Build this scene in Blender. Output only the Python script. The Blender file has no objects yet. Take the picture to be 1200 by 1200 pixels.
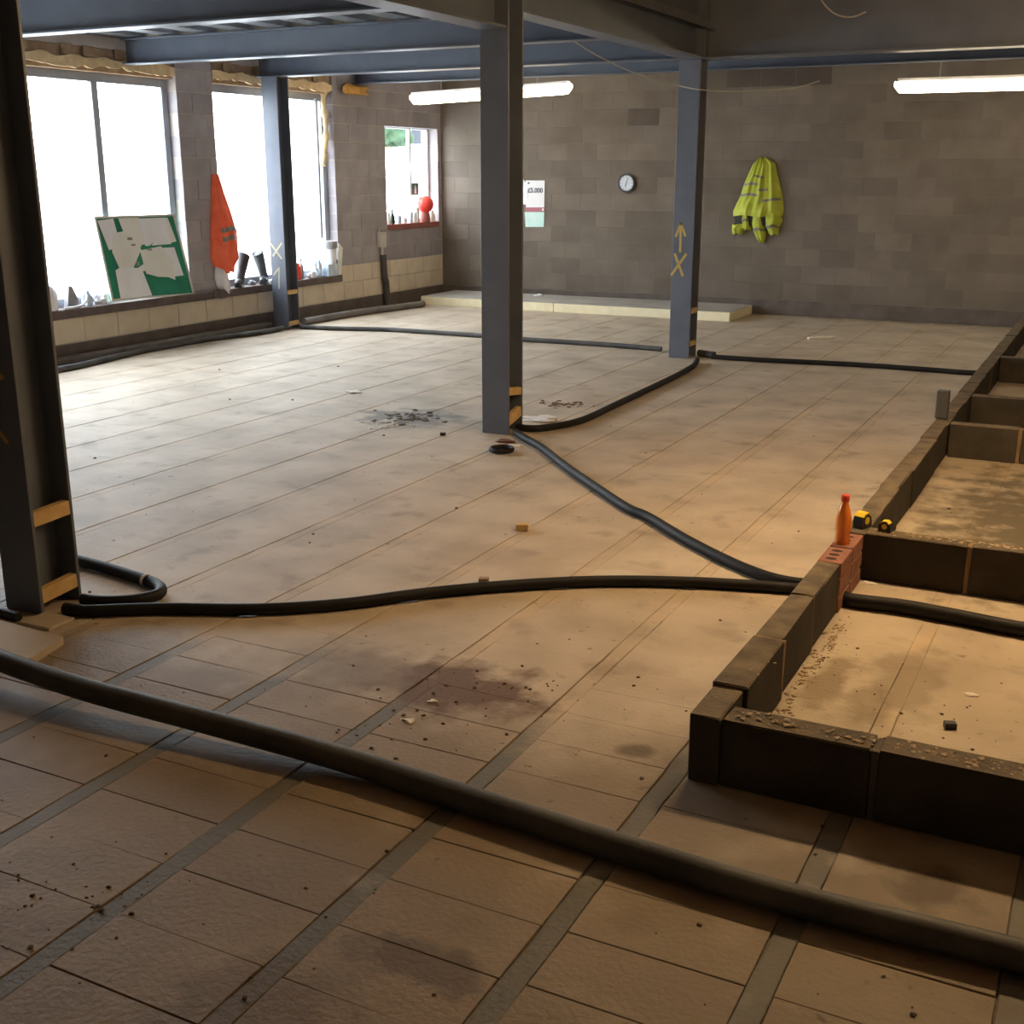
import bpy, bmesh, math, random
from mathutils import Vector, Matrix
random.seed(7)
S = bpy.context.scene
COL = S.collection
PI = math.pi

# ------------------------------------------------------------------ camera, sky, exposure
H = 1.81
YAW, PITCH, FPX = math.radians(27.03), math.radians(15.94), 1391.5
cd = bpy.data.cameras.new('camera'); cam = bpy.data.objects.new('camera', cd); COL.objects.link(cam)
cam.location = (0, 0, H); cam.rotation_euler = (PI/2 - PITCH, 0, YAW)
cd.sensor_width = 36; cd.sensor_height = 36; cd.lens = FPX/1200*36; cd.clip_start = .05; cd.clip_end = 300
S.camera = cam
W = bpy.data.worlds.new('overcast_sky'); S.world = W; W.use_nodes = True
bg = W.node_tree.nodes['Background']; bg.inputs[0].default_value = (.90, .95, 1.0, 1); bg.inputs[1].default_value = 18
S.view_settings.view_transform = 'Standard'; S.view_settings.look = 'None'
S.view_settings.gamma = 1; S.view_settings.use_curve_mapping = False; S.view_settings.exposure = 0.0
LAMP_L = 20.0          # radiance of the fluorescent diffusers
LAMP_C = (1.0, .82, .55)
FLOOD_L, FLOOD_C = 98.0, (1.0, .66, .32)
try:
    S.cycles.use_denoising = True
    S.cycles.max_bounces = 8; S.cycles.diffuse_bounces = 5; S.cycles.sample_clamp_indirect = 8
except Exception: pass

# ------------------------------------------------------------------ pixel -> place (measured on the photograph, 1200 px frame)
_f = Vector((-math.sin(YAW)*math.cos(PITCH), math.cos(YAW)*math.cos(PITCH), -math.sin(PITCH)))
_r = Vector((math.cos(YAW), math.sin(YAW), 0)); _u = _r.cross(_f)
def ray(x, y): return _r*((x-600)/FPX) + _u*(-(y-600)/FPX) + _f
C0 = Vector((0, 0, H))
def gz(x, y, z=0.0): d = ray(x, y); return C0 + d*((z-H)/d.z)
def gx(x, y, X): d = ray(x, y); return C0 + d*(X/d.x)
def gy(x, y, Y): d = ray(x, y); return C0 + d*(Y/d.y)

# ------------------------------------------------------------------ materials
MATS = {}
def nd(nt, t, **kw):
    n = nt.nodes.new(t)
    for k, v in kw.items(): setattr(n, k, v)
    return n
def mat(name, c1, c2=None, scale=6.0, rough=.8, bump=0.0, bscale=None, metal=0.0, rand=0.0, spec=.3, coat=0.0, island=False, detail=5):
    m = bpy.data.materials.new(name); m.use_nodes = True; nt = m.node_tree; L = nt.links.new
    b = nt.nodes['Principled BSDF']; b.inputs['Roughness'].default_value = rough; b.inputs['Metallic'].default_value = metal
    b.inputs['Specular IOR Level'].default_value = spec; b.inputs['Coat Weight'].default_value = coat
    geo = nd(nt, 'ShaderNodeNewGeometry')
    n = nd(nt, 'ShaderNodeTexNoise'); n.inputs['Scale'].default_value = scale; n.inputs['Detail'].default_value = detail
    L(geo.outputs['Position'], n.inputs['Vector'])
    r = nd(nt, 'ShaderNodeValToRGB'); L(n.outputs['Fac'], r.inputs[0])
    r.color_ramp.elements[0].position = .32; r.color_ramp.elements[1].position = .68
    c2 = c2 or c1
    r.color_ramp.elements[0].color = (*c1, 1); r.color_ramp.elements[1].color = (*c2, 1)
    out = r.outputs[0]
    if rand:
        oi = nd(nt, 'ShaderNodeObjectInfo')
        add = nd(nt, 'ShaderNodeMath', operation='ADD'); L(oi.outputs['Random'], add.inputs[0])
        if island: L(geo.outputs['Random Per Island'], add.inputs[1])
        else: add.inputs[1].default_value = 0
        fr = nd(nt, 'ShaderNodeMath', operation='FRACT'); L(add.outputs[0], fr.inputs[0])
        mr = nd(nt, 'ShaderNodeMapRange'); L(fr.outputs[0], mr.inputs[0]); mr.inputs[3].default_value = 1-rand; mr.inputs[4].default_value = 1+rand
        hs = nd(nt, 'ShaderNodeHueSaturation'); L(out, hs.inputs['Color']); L(mr.outputs[0], hs.inputs['Value'])
        out = hs.outputs[0]
    L(out, b.inputs['Base Color'])
    if bump:
        n2 = nd(nt, 'ShaderNodeTexNoise'); n2.inputs['Scale'].default_value = bscale or scale*8; n2.inputs['Detail'].default_value = 6
        L(geo.outputs['Position'], n2.inputs['Vector'])
        bp = nd(nt, 'ShaderNodeBump'); bp.inputs['Strength'].default_value = bump; bp.inputs['Distance'].default_value = .01
        L(n2.outputs['Fac'], bp.inputs['Height']); L(bp.outputs[0], b.inputs['Normal'])
    MATS[name] = m; m['out'] = 0
    return m
def emis(name, c, s):
    m = bpy.data.materials.new(name); m.use_nodes = True; nt = m.node_tree
    b = nt.nodes['Principled BSDF']; b.inputs['Base Color'].default_value = (.8, .8, .8, 1)
    b.inputs['Emission Color'].default_value = (*c, 1); b.inputs['Emission Strength'].default_value = s
    MATS[name] = m; return m

# floor: grey-tan concrete with loose dust, brown mud spots and some staining in its own shapes, plus one broad darker ellipse
def floor_mat(name, c1, c2, dustc, dust0, dust1, rand, stains_and_tones, island=True):
    m = mat(name, c1, c2, 1.6, .62, .3, 55, rand=rand, spec=.42, island=island)
    nt = m.node_tree; L = nt.links.new; b = nt.nodes['Principled BSDF']
    src = b.inputs['Base Color'].links[0].from_socket
    geo = nd(nt, 'ShaderNodeNewGeometry')
    def noise(sc, det=4, off=0):
        n = nd(nt, 'ShaderNodeTexNoise'); n.inputs['Scale'].default_value = sc; n.inputs['Detail'].default_value = det
        if off:
            v = nd(nt, 'ShaderNodeVectorMath', operation='ADD'); L(geo.outputs['Position'], v.inputs[0]); v.inputs[1].default_value = (off, off*.7, 0); L(v.outputs[0], n.inputs['Vector'])
        else: L(geo.outputs['Position'], n.inputs['Vector'])
        return n.outputs['Fac']
    def ramp(s, a, z):
        r = nd(nt, 'ShaderNodeMapRange'); L(s, r.inputs[0]); r.inputs[1].default_value = a; r.inputs[2].default_value = z; return r.outputs[0]
    def mix(fac, col):
        nonlocal src
        mx = nd(nt, 'ShaderNodeMix', data_type='RGBA'); L(fac, mx.inputs['Factor']); L(src, mx.inputs['A']); mx.inputs['B'].default_value = (*col, 1); src = mx.outputs['Result']
    def mul(a, k):
        q = nd(nt, 'ShaderNodeMath', operation='MULTIPLY'); L(a, q.inputs[0])
        if isinstance(k, float): q.inputs[1].default_value = k
        else: L(k, q.inputs[1])
        return q.outputs[0]
    # loose dust: swept thinner near the pipe end of the room, thick further in
    sx = nd(nt, 'ShaderNodeSeparateXYZ'); L(geo.outputs['Position'], sx.inputs[0])
    yn = nd(nt, 'ShaderNodeMath', operation='MULTIPLY_ADD'); L(noise(1.7, 4, 50), yn.inputs[0]); yn.inputs[1].default_value = 1.3; L(sx.outputs['Y'], yn.inputs[2])
    yy = ramp(yn.outputs[0], 3.65, 4.25)
    base = nd(nt, 'ShaderNodeMapRange'); L(yy, base.inputs[0]); base.inputs[3].default_value = dust0; base.inputs[4].default_value = dust1
    dn = nd(nt, 'ShaderNodeMath', operation='ADD'); L(mul(ramp(noise(2.3, 6, 4), .3, .7), .6), dn.inputs[0]); L(base.outputs[0], dn.inputs[1])
    cl = nd(nt, 'ShaderNodeClamp'); L(dn.outputs[0], cl.inputs[0])
    mix(cl.outputs[0], dustc)
    # mud crumbs and smears
    mix(mul(ramp(noise(19, 3, 9), .66, .74), mul(ramp(noise(1.3, 2, 2), .42, .62), .75)), (.06, .036, .022))
    mix(mul(ramp(noise(4.2, 6, 15), .57, .74), .45), (.17, .115, .075))
    mix(mul(ramp(noise(3.1, 6, 31), .62, .72), .35), (.50, .46, .40))
    for (x, y, rx, ry, k, col) in stains_and_tones:
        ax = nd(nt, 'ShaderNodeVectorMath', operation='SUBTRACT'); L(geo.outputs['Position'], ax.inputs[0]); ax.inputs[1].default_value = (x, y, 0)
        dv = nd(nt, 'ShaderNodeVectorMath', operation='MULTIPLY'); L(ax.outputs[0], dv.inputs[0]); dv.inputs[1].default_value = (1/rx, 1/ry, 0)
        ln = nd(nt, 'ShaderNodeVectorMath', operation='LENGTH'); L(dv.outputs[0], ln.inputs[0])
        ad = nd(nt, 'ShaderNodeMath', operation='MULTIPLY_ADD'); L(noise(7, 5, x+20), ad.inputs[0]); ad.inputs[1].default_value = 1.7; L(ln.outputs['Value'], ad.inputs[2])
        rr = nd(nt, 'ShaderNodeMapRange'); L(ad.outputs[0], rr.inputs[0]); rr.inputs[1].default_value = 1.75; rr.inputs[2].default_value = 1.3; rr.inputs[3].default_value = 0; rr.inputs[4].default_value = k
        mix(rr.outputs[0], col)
    L(src, b.inputs['Base Color'])
    return m
_s1 = gz(540, 805); _s2 = gz(480, 490); _s3 = gz(1090, 1040); _s4 = gz(745, 880); _s5 = gz(430, 790); _s6 = gz(1060, 800); _s7 = gz(580, 1180); _s8 = gz(300, 1180)
STAINS_AND_TONES = [(-.80, 4.15, .10, .35, .65, (.17, .11, .055)), (-.62, 4.0, .10, .30, .5, (.2, .15, .09)), (-.2, 3.6, .35, .2, .45, (.2, .13, .065)), (-2.6, 4.9, .6, .25, .35, (.33, .25, .17)), (-1.9, 4.9, .2, .12, .5, (.62, .56, .46)), (.12, 6.75, 1.35, 1.75, .92, (.115, .093, .056)), (_s1.x, _s1.y, .40, .30, .95, (.125, .065, .032)), (_s2.x, _s2.y, .55, .45, .75, (.10, .10, .10)), (_s3.x, _s3.y, .16, .12, .8, (.07, .04, .022)),  # the broadest ellipse darkens the whole second-bay floor
          (_s4.x, _s4.y, .08, .07, .8, (.09, .06, .035)), (_s5.x, _s5.y, .3, .3, .5, (.16, .11, .07)), (_s6.x, _s6.y, .2, .5, .45, (.15, .10, .05)),
          (_s7.x+-.25, _s7.y+.05, .22, .12, .7, (.08, .05, .03)), (_s8.x, _s8.y, .3, .25, .5, (.10, .065, .04))]
floor_mat('floor_block', (.20, .15, .10), (.28, .215, .148), (.545, .465, .365), -.35, .45, .07, STAINS_AND_TONES)
floor_mat('floor_beam', (.115, .108, .09), (.165, .155, .132), (.54, .435, .315), -.62, .52, .04, STAINS_AND_TONES)
floor_mat('floor_joint', (.13, .10, .075), (.2, .16, .12), (.48, .385, .28), -.6, .35, 0, STAINS_AND_TONES)
mat('back_block', (.150, .125, .100), (.185, .157, .13), 3, .9, .4, 60, rand=.13)
mat('back_dark', (.095, .075, .062), (.115, .092, .077), 5, .9, .4, 60)
mat('back_mortar', (.165, .142, .115), (.195, .167, .138), 5, .95, .4, 50)
mat('left_block', (.31, .285, .30), (.38, .35, .365), 4, .9, .4, 60, rand=.09)
mat('cream_block', (.62, .53, .41), (.70, .61, .48), 5, .85, .25, 60, rand=.06)
mat('left_mortar', (.44, .39, .36), (.52, .47, .43), 6, .95, .3, 50)
mat('cream_mortar', (.36, .30, .24), (.42, .36, .29), 6, .95, .3, 50)
mat('dark_base', (.10, .085, .075), (.15, .125, .11), 5, .85, .3, 40)
mat('plain_wall', (.30, .25, .20), (.37, .31, .25), 2, .9, .3, 30)
mat('steel', (.105, .125, .165), (.135, .155, .20), 3, .42, .05, 40, spec=.45)
mat('steel_dark', (.065, .068, .075), (.09, .093, .10), 3, .5, .05, 40, spec=.4)
mat('galv', (.42, .44, .47), (.55, .57, .60), 9, .32, .03, 40, metal=.85)
mat('timber', (.55, .36, .15), (.68, .48, .23), 14, .7, .2, 60)
mat('old_timber', (.30, .20, .12), (.42, .30, .19), 9, .8, .3, 40, rand=.2)
mat('foam', (.62, .45, .25), (.78, .60, .36), 12, .8, .6, 40)
mat('foam_orange', (.55, .27, .06), (.72, .42, .12), 15, .8, .6, 40)
mat('chalk', (.46, .33, .09), (.56, .43, .16), 60, .9); mat('pale_chalk', (.42, .39, .27), (.50, .46, .32), 60, .9)
mat('hose', (.011, .011, .012), (.02, .02, .022), 8, .6, .12, 90, spec=.25)
mat('hose_dusty', (.05, .05, .052), (.10, .098, .092), 5, .6, .15, 60, spec=.4)
mat('wall_pipe', (.13, .12, .115), (.22, .205, .19), 6, .6, .2, 40)
mat('kerb_block', (.04, .034, .027), (.07, .06, .047), 4, .9, .5, 70, rand=.14)  # dark base: shade of the side faces is put into the colour
def top_dust_and_light(name, col, k):          # dust and mortar smears on upward faces, plus light from above painted in
    m = MATS[name]; nt = m.node_tree; L = nt.links.new; b = nt.nodes['Principled BSDF']; src = b.inputs['Base Color'].links[0].from_socket
    geo = nd(nt, 'ShaderNodeNewGeometry'); sx = nd(nt, 'ShaderNodeSeparateXYZ'); L(geo.outputs['True Normal'], sx.inputs[0])
    n = nd(nt, 'ShaderNodeTexNoise'); n.inputs['Scale'].default_value = 9; n.inputs['Detail'].default_value = 6; L(geo.outputs['Position'], n.inputs['Vector'])
    r = nd(nt, 'ShaderNodeMapRange'); L(n.outputs['Fac'], r.inputs[0]); r.inputs[1].default_value = .35; r.inputs[2].default_value = .65; r.inputs[3].default_value = k*.35; r.inputs[4].default_value = k
    g_ = nd(nt, 'ShaderNodeMath', operation='GREATER_THAN'); L(sx.outputs['Z'], g_.inputs[0]); g_.inputs[1].default_value = .5
    q = nd(nt, 'ShaderNodeMath', operation='MULTIPLY'); L(r.outputs[0], q.inputs[0]); L(g_.outputs[0], q.inputs[1])
    mx = nd(nt, 'ShaderNodeMix', data_type='RGBA'); L(q.outputs[0], mx.inputs['Factor']); L(src, mx.inputs['A']); mx.inputs['B'].default_value = (*col, 1); L(mx.outputs['Result'], b.inputs['Base Color'])
top_dust_and_light('kerb_block', (.22, .17, .11), .85)
mat('kerb_mortar', (.22, .15, .09), (.32, .225, .14), 9, .95, .7, 40)
mat('sand', (.30, .22, .145), (.42, .32, .21), 12, .95)
mat('brick_red', (.23, .10, .07), (.31, .145, .10), 12, .85, .4, 60, rand=.10)
mat('brick_hole', (.05, .03, .025), None, 5, .95)
mat('orange_drink', (.95, .22, .015), (1.0, .30, .03), 4, .15, spec=.6, coat=.5)
mat('red_cap', (.80, .09, .05), None, 4, .4)
mat('yellow_tape', (.85, .62, .05), None, 4, .4)
mat('black_plastic', (.012, .012, .012), (.02, .02, .02), 4, .4, spec=.5)
mat('white_plastic', (.78, .79, .82), (.88, .88, .90), 5, .5)
mat('bag_white', (.70, .71, .75), (.86, .86, .90), 9, .5, .3, 30)
mat('bag_blue', (.45, .55, .68), (.72, .80, .90), 10, .45, .3, 30)
mat('bag_grey', (.22, .22, .23), (.34, .33, .33), 8, .5, .3, 30)
mat('ins_top', (.33, .31, .28), (.42, .39, .35), 3, .6)
mat('ins_edge', (.82, .76, .52), (.90, .84, .62), 9, .85, .3, 60)
mat('paper', (.78, .79, .83), (.86, .86, .89), 5, .8)
mat('paper_cream', (.74, .74, .70), (.82, .81, .77), 5, .8)
mat('paper_teal', (.50, .74, .70), (.62, .80, .76), 9, .7)
mat('print_grey', (.16, .17, .20), None, 5, .8)
mat('print_red', (.42, .16, .19), None, 5, .8)
mat('board_green', (.02, .20, .12), (.03, .25, .155), 8, .8)
mat('board_frame', (.55, .53, .49), (.65, .63, .58), 8, .5)
mat('vest_orange', (.92, .13, .06), (1.0, .21, .10), 8, .7, .3, 30)
mat('jacket_yellow', (.42, .48, .05), (.55, .62, .10), 7, .7, .4, 25)
mat('reflective', (.20, .205, .18), (.28, .28, .25), 8, .5)
mat('jacket_lining', (.03, .03, .028), (.05, .05, .045), 8, .8)
mat('boot', (.045, .047, .05), (.09, .09, .095), 8, .45)
mat('alu', (.30, .33, .39), (.38, .41, .47), 4, .4, spec=.5)
mat('white_frame', (.74, .74, .75), None, 4, .4)
mat('sill', (.085, .065, .06), (.14, .11, .10), 6, .7, .2, 30)
mat('sill_red', (.30, .10, .085), (.37, .14, .12), 6, .7)
mat('conduit', (.50, .47, .43), (.60, .57, .52), 6, .5)
mat('red_plastic', (.80, .05, .04), (.88, .09, .06), 6, .35, spec=.5)
mat('bottle_green', (.02, .05, .03), None, 5, .15, spec=.6)
mat('sign_green', (.05, .16, .09), None, 5, .5)
mat('clock_rim', (.05, .055, .07), None, 5, .35)
mat('clock_face', (.62, .68, .78), (.70, .75, .84), 5, .35)
mat('cable', (.45, .42, .37), None, 5, .5)
mat('slab', (.42, .36, .28), (.52, .45, .36), 4, .8, .3, 50)
mat('crumb', (.05, .033, .022), (.10, .07, .05), 20, .95)
mat('crumb_grey', (.13, .12, .11), (.24, .22, .20), 20, .95)
mat('white_chip', (.70, .66, .58), (.80, .76, .70), 20, .8)
mat('rust', (.13, .07, .05), (.19, .10, .07), 20, .9)
mat('leaves', (.018, .04, .02), (.03, .06, .03), 3, .8)
mat('outside_ground', (.55, .55, .54), (.65, .65, .63), 1, .9)
mat('outside_wall', (.75, .75, .74), (.80, .80, .79), 1, .9)
mat('outside_slate', (.03, .035, .045), (.05, .055, .07), 2, .7)
emis('tube', LAMP_C, LAMP_L); emis('flood', FLOOD_C, FLOOD_L)
g = bpy.data.materials.new('glass'); g.use_nodes = True; nt = g.node_tree; nt.nodes.clear()
o_ = nd(nt, 'ShaderNodeOutputMaterial'); t_ = nd(nt, 'ShaderNodeBsdfTransparent'); t_.inputs[0].default_value = (.93, .95, .96, 1)
gl = nd(nt, 'ShaderNodeBsdfGlossy'); gl.inputs['Roughness'].default_value = .03; mx_ = nd(nt, 'ShaderNodeMixShader'); mx_.inputs[0].default_value = .05
nt.links.new(t_.outputs[0], mx_.inputs[1]); nt.links.new(gl.outputs[0], mx_.inputs[2]); nt.links.new(mx_.outputs[0], o_.inputs[0])
MATS['glass'] = g

# ------------------------------------------------------------------ mesh helpers
def bm_new(): return bmesh.new()
def box(bm, a, b, bev=0.0):
    """axis-aligned box between two corners"""
    a, b = Vector(a), Vector(b); c = (a+b)/2; s = b-a
    r = bmesh.ops.create_cube(bm, size=1.0, matrix=Matrix.Translation(c) @ Matrix.Diagonal((abs(s.x), abs(s.y), abs(s.z), 1)))
    if bev:
        es = list({e for v in r['verts'] for e in v.link_edges})
        bmesh.ops.bevel(bm, geom=es, offset=bev, segments=1, affect='EDGES', profile=.5)
    return bm
def obox(bm, c, ax, ay, az, sx, sy, sz, bev=0):
    """oriented box: centre, three axes, full sizes"""
    m = Matrix.Translation(c) @ Matrix((ax.normalized()*1, ay.normalized()*1, az.normalized()*1)).transposed().to_4x4() @ Matrix.Diagonal((sx, sy, sz, 1))
    r = bmesh.ops.create_cube(bm, size=1.0, matrix=m)
    if bev:
        es = list({e for v in r['verts'] for e in v.link_edges})
        bmesh.ops.bevel(bm, geom=es, offset=bev, segments=1, affect='EDGES', profile=.5)
    return bm
def smooth_path(pts, n=8):
    P = [Vector(p) for p in pts]; P = [P[0]*2-P[1]] + P + [P[-1]*2-P[-2]]; out = []
    for i in range(1, len(P)-2):
        a, b, c, d = P[i-1:i+3]
        for k in range(n):
            t = k/n
            out.append(.5*((2*b)+(c-a)*t+(2*a-5*b+4*c-d)*t*t+(3*b-a-3*c+d)*t**3))
    out.append(P[-2]); return out
def tube(bm, pts, rad, seg=12, cap=True):
    P = [Vector(p) for p in pts]; rings = []; prev = None
    for i, p in enumerate(P):
        t = (P[min(i+1, len(P)-1)] - P[max(i-1, 0)]).normalized()
        if prev is None:
            ref = Vector((0, 0, 1)) if abs(t.z) < .9 else Vector((1, 0, 0)); n = (ref - t*ref.dot(t)).normalized()
        else: n = (prev - t*prev.dot(t)).normalized()
        prev = n; b = t.cross(n); r = rad[i] if isinstance(rad, (list, tuple)) else rad
        rings.append([bm.verts.new(p + (n*math.cos(2*PI*k/seg) + b*math.sin(2*PI*k/seg))*r) for k in range(seg)])
    for a, c in zip(rings, rings[1:]):
        for k in range(seg): bm.faces.new((a[k], a[(k+1) % seg], c[(k+1) % seg], c[k]))
    if cap: bm.faces.new(rings[0][::-1]); bm.faces.new(rings[-1])
    return bm
def lathe(bm, prof, c=(0, 0, 0), seg=20, axis='z'):
    c = Vector(c); rings = []
    for r, z in prof:
        ring = []
        for k in range(seg):
            a = 2*PI*k/seg; x, y = r*math.cos(a), r*math.sin(a)
            v = Vector((x, y, z)) if axis == 'z' else Vector((x, z, y)) if axis == 'y' else Vector((z, x, y))
            ring.append(bm.verts.new(c+v))
        rings.append(ring)
    for a, b in zip(rings, rings[1:]):
        for k in range(seg): bm.faces.new((a[k], a[(k+1) % seg], b[(k+1) % seg], b[k]))
    bm.faces.new(rings[0][::-1]); bm.faces.new(rings[-1])
    return bm
def prism(bm, poly, n, depth):
    """extrude a 3-D polygon along vector n by depth"""
    n = Vector(n).normalized()*depth
    a = [bm.verts.new(Vector(p)) for p in poly]; b = [bm.verts.new(Vector(p)+n) for p in poly]
    bm.faces.new(a[::-1]); bm.faces.new(b); k = len(poly)
    for i in range(k): bm.faces.new((a[i], a[(i+1) % k], b[(i+1) % k], b[i]))
    return bm
def lump(bm, c, r, seed, flat=1.0, sub=2, rough=.35, sx=1.0, sy=1.0):
    """irregular blob, flattened to rest on its base"""
    rnd = random.Random(seed); ret = bmesh.ops.create_icosphere(bm, subdivisions=sub, radius=1)
    ph = [rnd.uniform(0, 6.28) for _ in range(6)]
    for v in ret['verts']:
        d = v.co.normalized(); k = 1 + rough*(math.sin(3*d.x+ph[0])*math.sin(4*d.y+ph[1])+.6*math.sin(7*d.z+ph[2]+3*d.x)*math.sin(6*d.y+ph[3])+.35*math.sin(13*d.x+ph[4])*math.sin(11*d.z+ph[5]))
        v.co = Vector((d.x*r*sx*k, d.y*r*sy*k, max(d.z*r*flat*k, -r*flat*.55)))
    zmin = min(v.co.z for v in ret['verts'])
    for v in ret['verts']: v.co += Vector(c) - Vector((0, 0, zmin))
    return bm
def mesh_of(bm, name, m, smooth=False):
    bmesh.ops.recalc_face_normals(bm, faces=bm.faces)
    me = bpy.data.meshes.new(name); bm.to_mesh(me); bm.free()
    if isinstance(m, str): m = [m]
    for q in m: me.materials.append(MATS[q])
    if smooth:
        for p in me.polygons: p.use_smooth = True
        try: me.set_sharp_from_angle(angle=math.radians(40))
        except Exception: pass
    return me
def link(name, me, parent=None, loc=None):
    o = bpy.data.objects.new(name, me); COL.objects.link(o)
    if parent is not None: o.parent = parent
    if loc is not None: o.location = loc
    return o
def part(name, bm, m, parent, smooth=False):
    """mesh given in world coordinates, attached to parent (parents are unrotated)"""
    me = mesh_of(bm, name, m, smooth); o = link(name, me, parent)
    w = Vector(parent.location)
    p = parent.parent
    while p is not None: w += Vector(p.location); p = p.parent
    if w.length: me.transform(Matrix.Translation(-w))
    return o
def tag(o, label, cat, group=None):
    o['label'] = label; o['category'] = cat
    if group: o['group'] = group
    return o
def thing(name, label, cat, loc, group=None):
    o = bpy.data.objects.new(name, None); o.empty_display_size = .1; COL.objects.link(o); o.location = loc
    return tag(o, label, cat, group)
def solid(name, bm, m, label, cat, group=None, smooth=False):
    """one-mesh thing; origin moved to its base centre"""
    me = mesh_of(bm, name, m, smooth); o = link(name, me)
    xs = [v.co for v in me.vertices]
    c = Vector(((min(v.x for v in xs)+max(v.x for v in xs))/2, (min(v.y for v in xs)+max(v.y for v in xs))/2, min(v.z for v in xs)))
    me.transform(Matrix.Translation(-c)); o.location = c
    return tag(o, label, cat, group)
def struct(name, bm, m, parent=None):
    o = link(name, mesh_of(bm, name, m), parent); o['kind'] = 'structure'; return o

# ------------------------------------------------------------------ the room
XL, YB, ZC = -9.2, 15.75, 3.09         # left wall face, back wall face, underside of deck
PITCHX, X0 = .521, -1.07               # floor beams: spacing and the one by the low walls
CB, CP = .195, .2225                   # block courses: bottom and pitch
BP = .45                               # block length with joint
RX0, RX1, RY0 = XL, 3.6, -2.6

# floor: joint bed, beams, blocks
bm = bm_new(); box(bm, (RX0-.35, RY0, -.14), (RX1, YB+.2, -.010))
floor = struct('floor', bm, 'floor_joint')
JY = 1.872 - 2*.2275
beam_x = [X0 + PITCHX*k for k in range(-16, 9)]
for x in beam_x:
    if x < XL+.05 or x > RX1-.1: continue
    b_ = bm_new(); y0, y1 = RY0+.02, YB-.03; n = int((y1-y0)/.13); zt = -.0016+random.uniform(-.0005, .0005); prev = None
    for q in range(n+1):
        y = y0+(y1-y0)*q/n; wl, wr = random.uniform(.0275, .0365), random.uniform(.0275, .0365)
        ring = [b_.verts.new((x-wl, y, -.09)), b_.verts.new((x+wr, y, -.09)), b_.verts.new((x+wr, y, zt-.002)), b_.verts.new((x+wr-.003, y, zt)), b_.verts.new((x-wl+.003, y, zt)), b_.verts.new((x-wl, y, zt-.002))]
        if prev:
            for k in range(6): b_.faces.new((prev[k], prev[(k+1) % 6], ring[(k+1) % 6], ring[k]))
        else: b_.faces.new(ring)
        prev = ring
    b_.faces.new(prev[::-1])
    part('floor_beam', b_, 'floor_beam', floor)
b_ = bm_new(); box(b_, (RX0+.01, 4.45, -.05), (RX1-.02, YB-.01, -.0026)); part('dust_fill', b_, 'floor_joint', floor)
bl = []
for k in range(-16, 8):
    xa, xb = X0+PITCHX*k+.034, X0+PITCHX*(k+1)-.034
    xa = max(xa, XL+.01); xb = min(xb, RX1-.02)
    if xb-xa < .1: continue
    ph = random.uniform(-.012, .012)
    j = int((RY0-JY)/.2275)
    while JY+ph+.2275*(j+1) < YB-.02:
        ya = JY+ph+.2275*j; bl.append((xa, xb, ya, ya+.2275)); j += 1
def visible(x, y):
    d = Vector((x, y, 0))-C0; z = d.dot(_f)
    if z < .3: return None
    px, py = 600+FPX*d.dot(_r)/z, 600-FPX*d.dot(_u)/z
    return z if -60 < px < 1260 and py < 1290 else None
vis = []; rest = []
for t in bl:
    z = visible((t[0]+t[1])/2, (t[2]+t[3])/2)
    if z is None or (t[0] > -1.0 and t[2] < 8 and not (t[0] < .3)): rest.append(t)
    else: vis.append((z, t))
vis.sort(); rest += [t for z, t in vis[300:]]; vis = [t for z, t in vis[:300]]
variants = []
for q in range(5):
    b_ = bm_new(); box(b_, (-.2265, -.11355, -.1), (.2265, .11355, 0), .002)
    rr = random.Random(q)
    for v in b_.verts:
        if v.co.z > -.02: v.co += Vector((rr.uniform(-.002, .002), rr.uniform(-.0016, .0016), rr.uniform(-.0006, .0006)))
    variants.append(mesh_of(b_, 'floor_block', 'floor_block'))
b_ = bm_new(); box(b_, (-.2265, -.1137, -.1), (.2265, .1137, 0), .0006); tight = mesh_of(b_, 'floor_block', 'floor_block')
for (xa, xb, ya, yb) in vis:
    far = ya > 3.45
    o = link('floor_block', tight if far else random.choice(variants), floor, ((xa+xb)/2, (ya+yb)/2, random.uniform(-.0008, .0008)*(.3 if far else 1)))
    gap = random.choice((1, 1, 1, .999, .996, .99, .98)) if ya < 3.6 else 1
    o.scale = ((xb-xa)/.453*random.uniform(.992, 1.0), gap, 1)
    o.rotation_euler = (0, 0, 0) if far else (random.uniform(-.002, .002), random.uniform(-.001, .001), random.uniform(-.003, .003))
verts, faces = [], []
for (xa, xb, ya, yb) in rest:
    i = len(verts); z = random.uniform(-.0003, .0003); e = .0001; c = .0006
    verts += [(xa, ya+e, -.06), (xb, ya+e, -.06), (xb, yb-e, -.06), (xa, yb-e, -.06),
              (xa, ya+e, z-c), (xb, ya+e, z-c), (xb, yb-e, z-c), (xa, yb-e, z-c),
              (xa+c, ya+e+c, z), (xb-c, ya+e+c, z), (xb-c, yb-e-c, z), (xa+c, yb-e-c, z)]
    for a, b2, c2, d2 in ((0, 1, 5, 4), (1, 2, 6, 5), (2, 3, 7, 6), (3, 0, 4, 7), (4, 5, 9, 8), (5, 6, 10, 9), (6, 7, 11, 10), (7, 4, 8, 11), (8, 9, 10, 11)):
        faces.append((i+a, i+b2, i+c2, i+d2))
me = bpy.data.meshes.new('floor_block_field'); me.from_pydata(verts, [], faces); me.materials.append(MATS['floor_block'])
o = link('floor_block_field', me, floor); o['kind'] = 'stuff'

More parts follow.
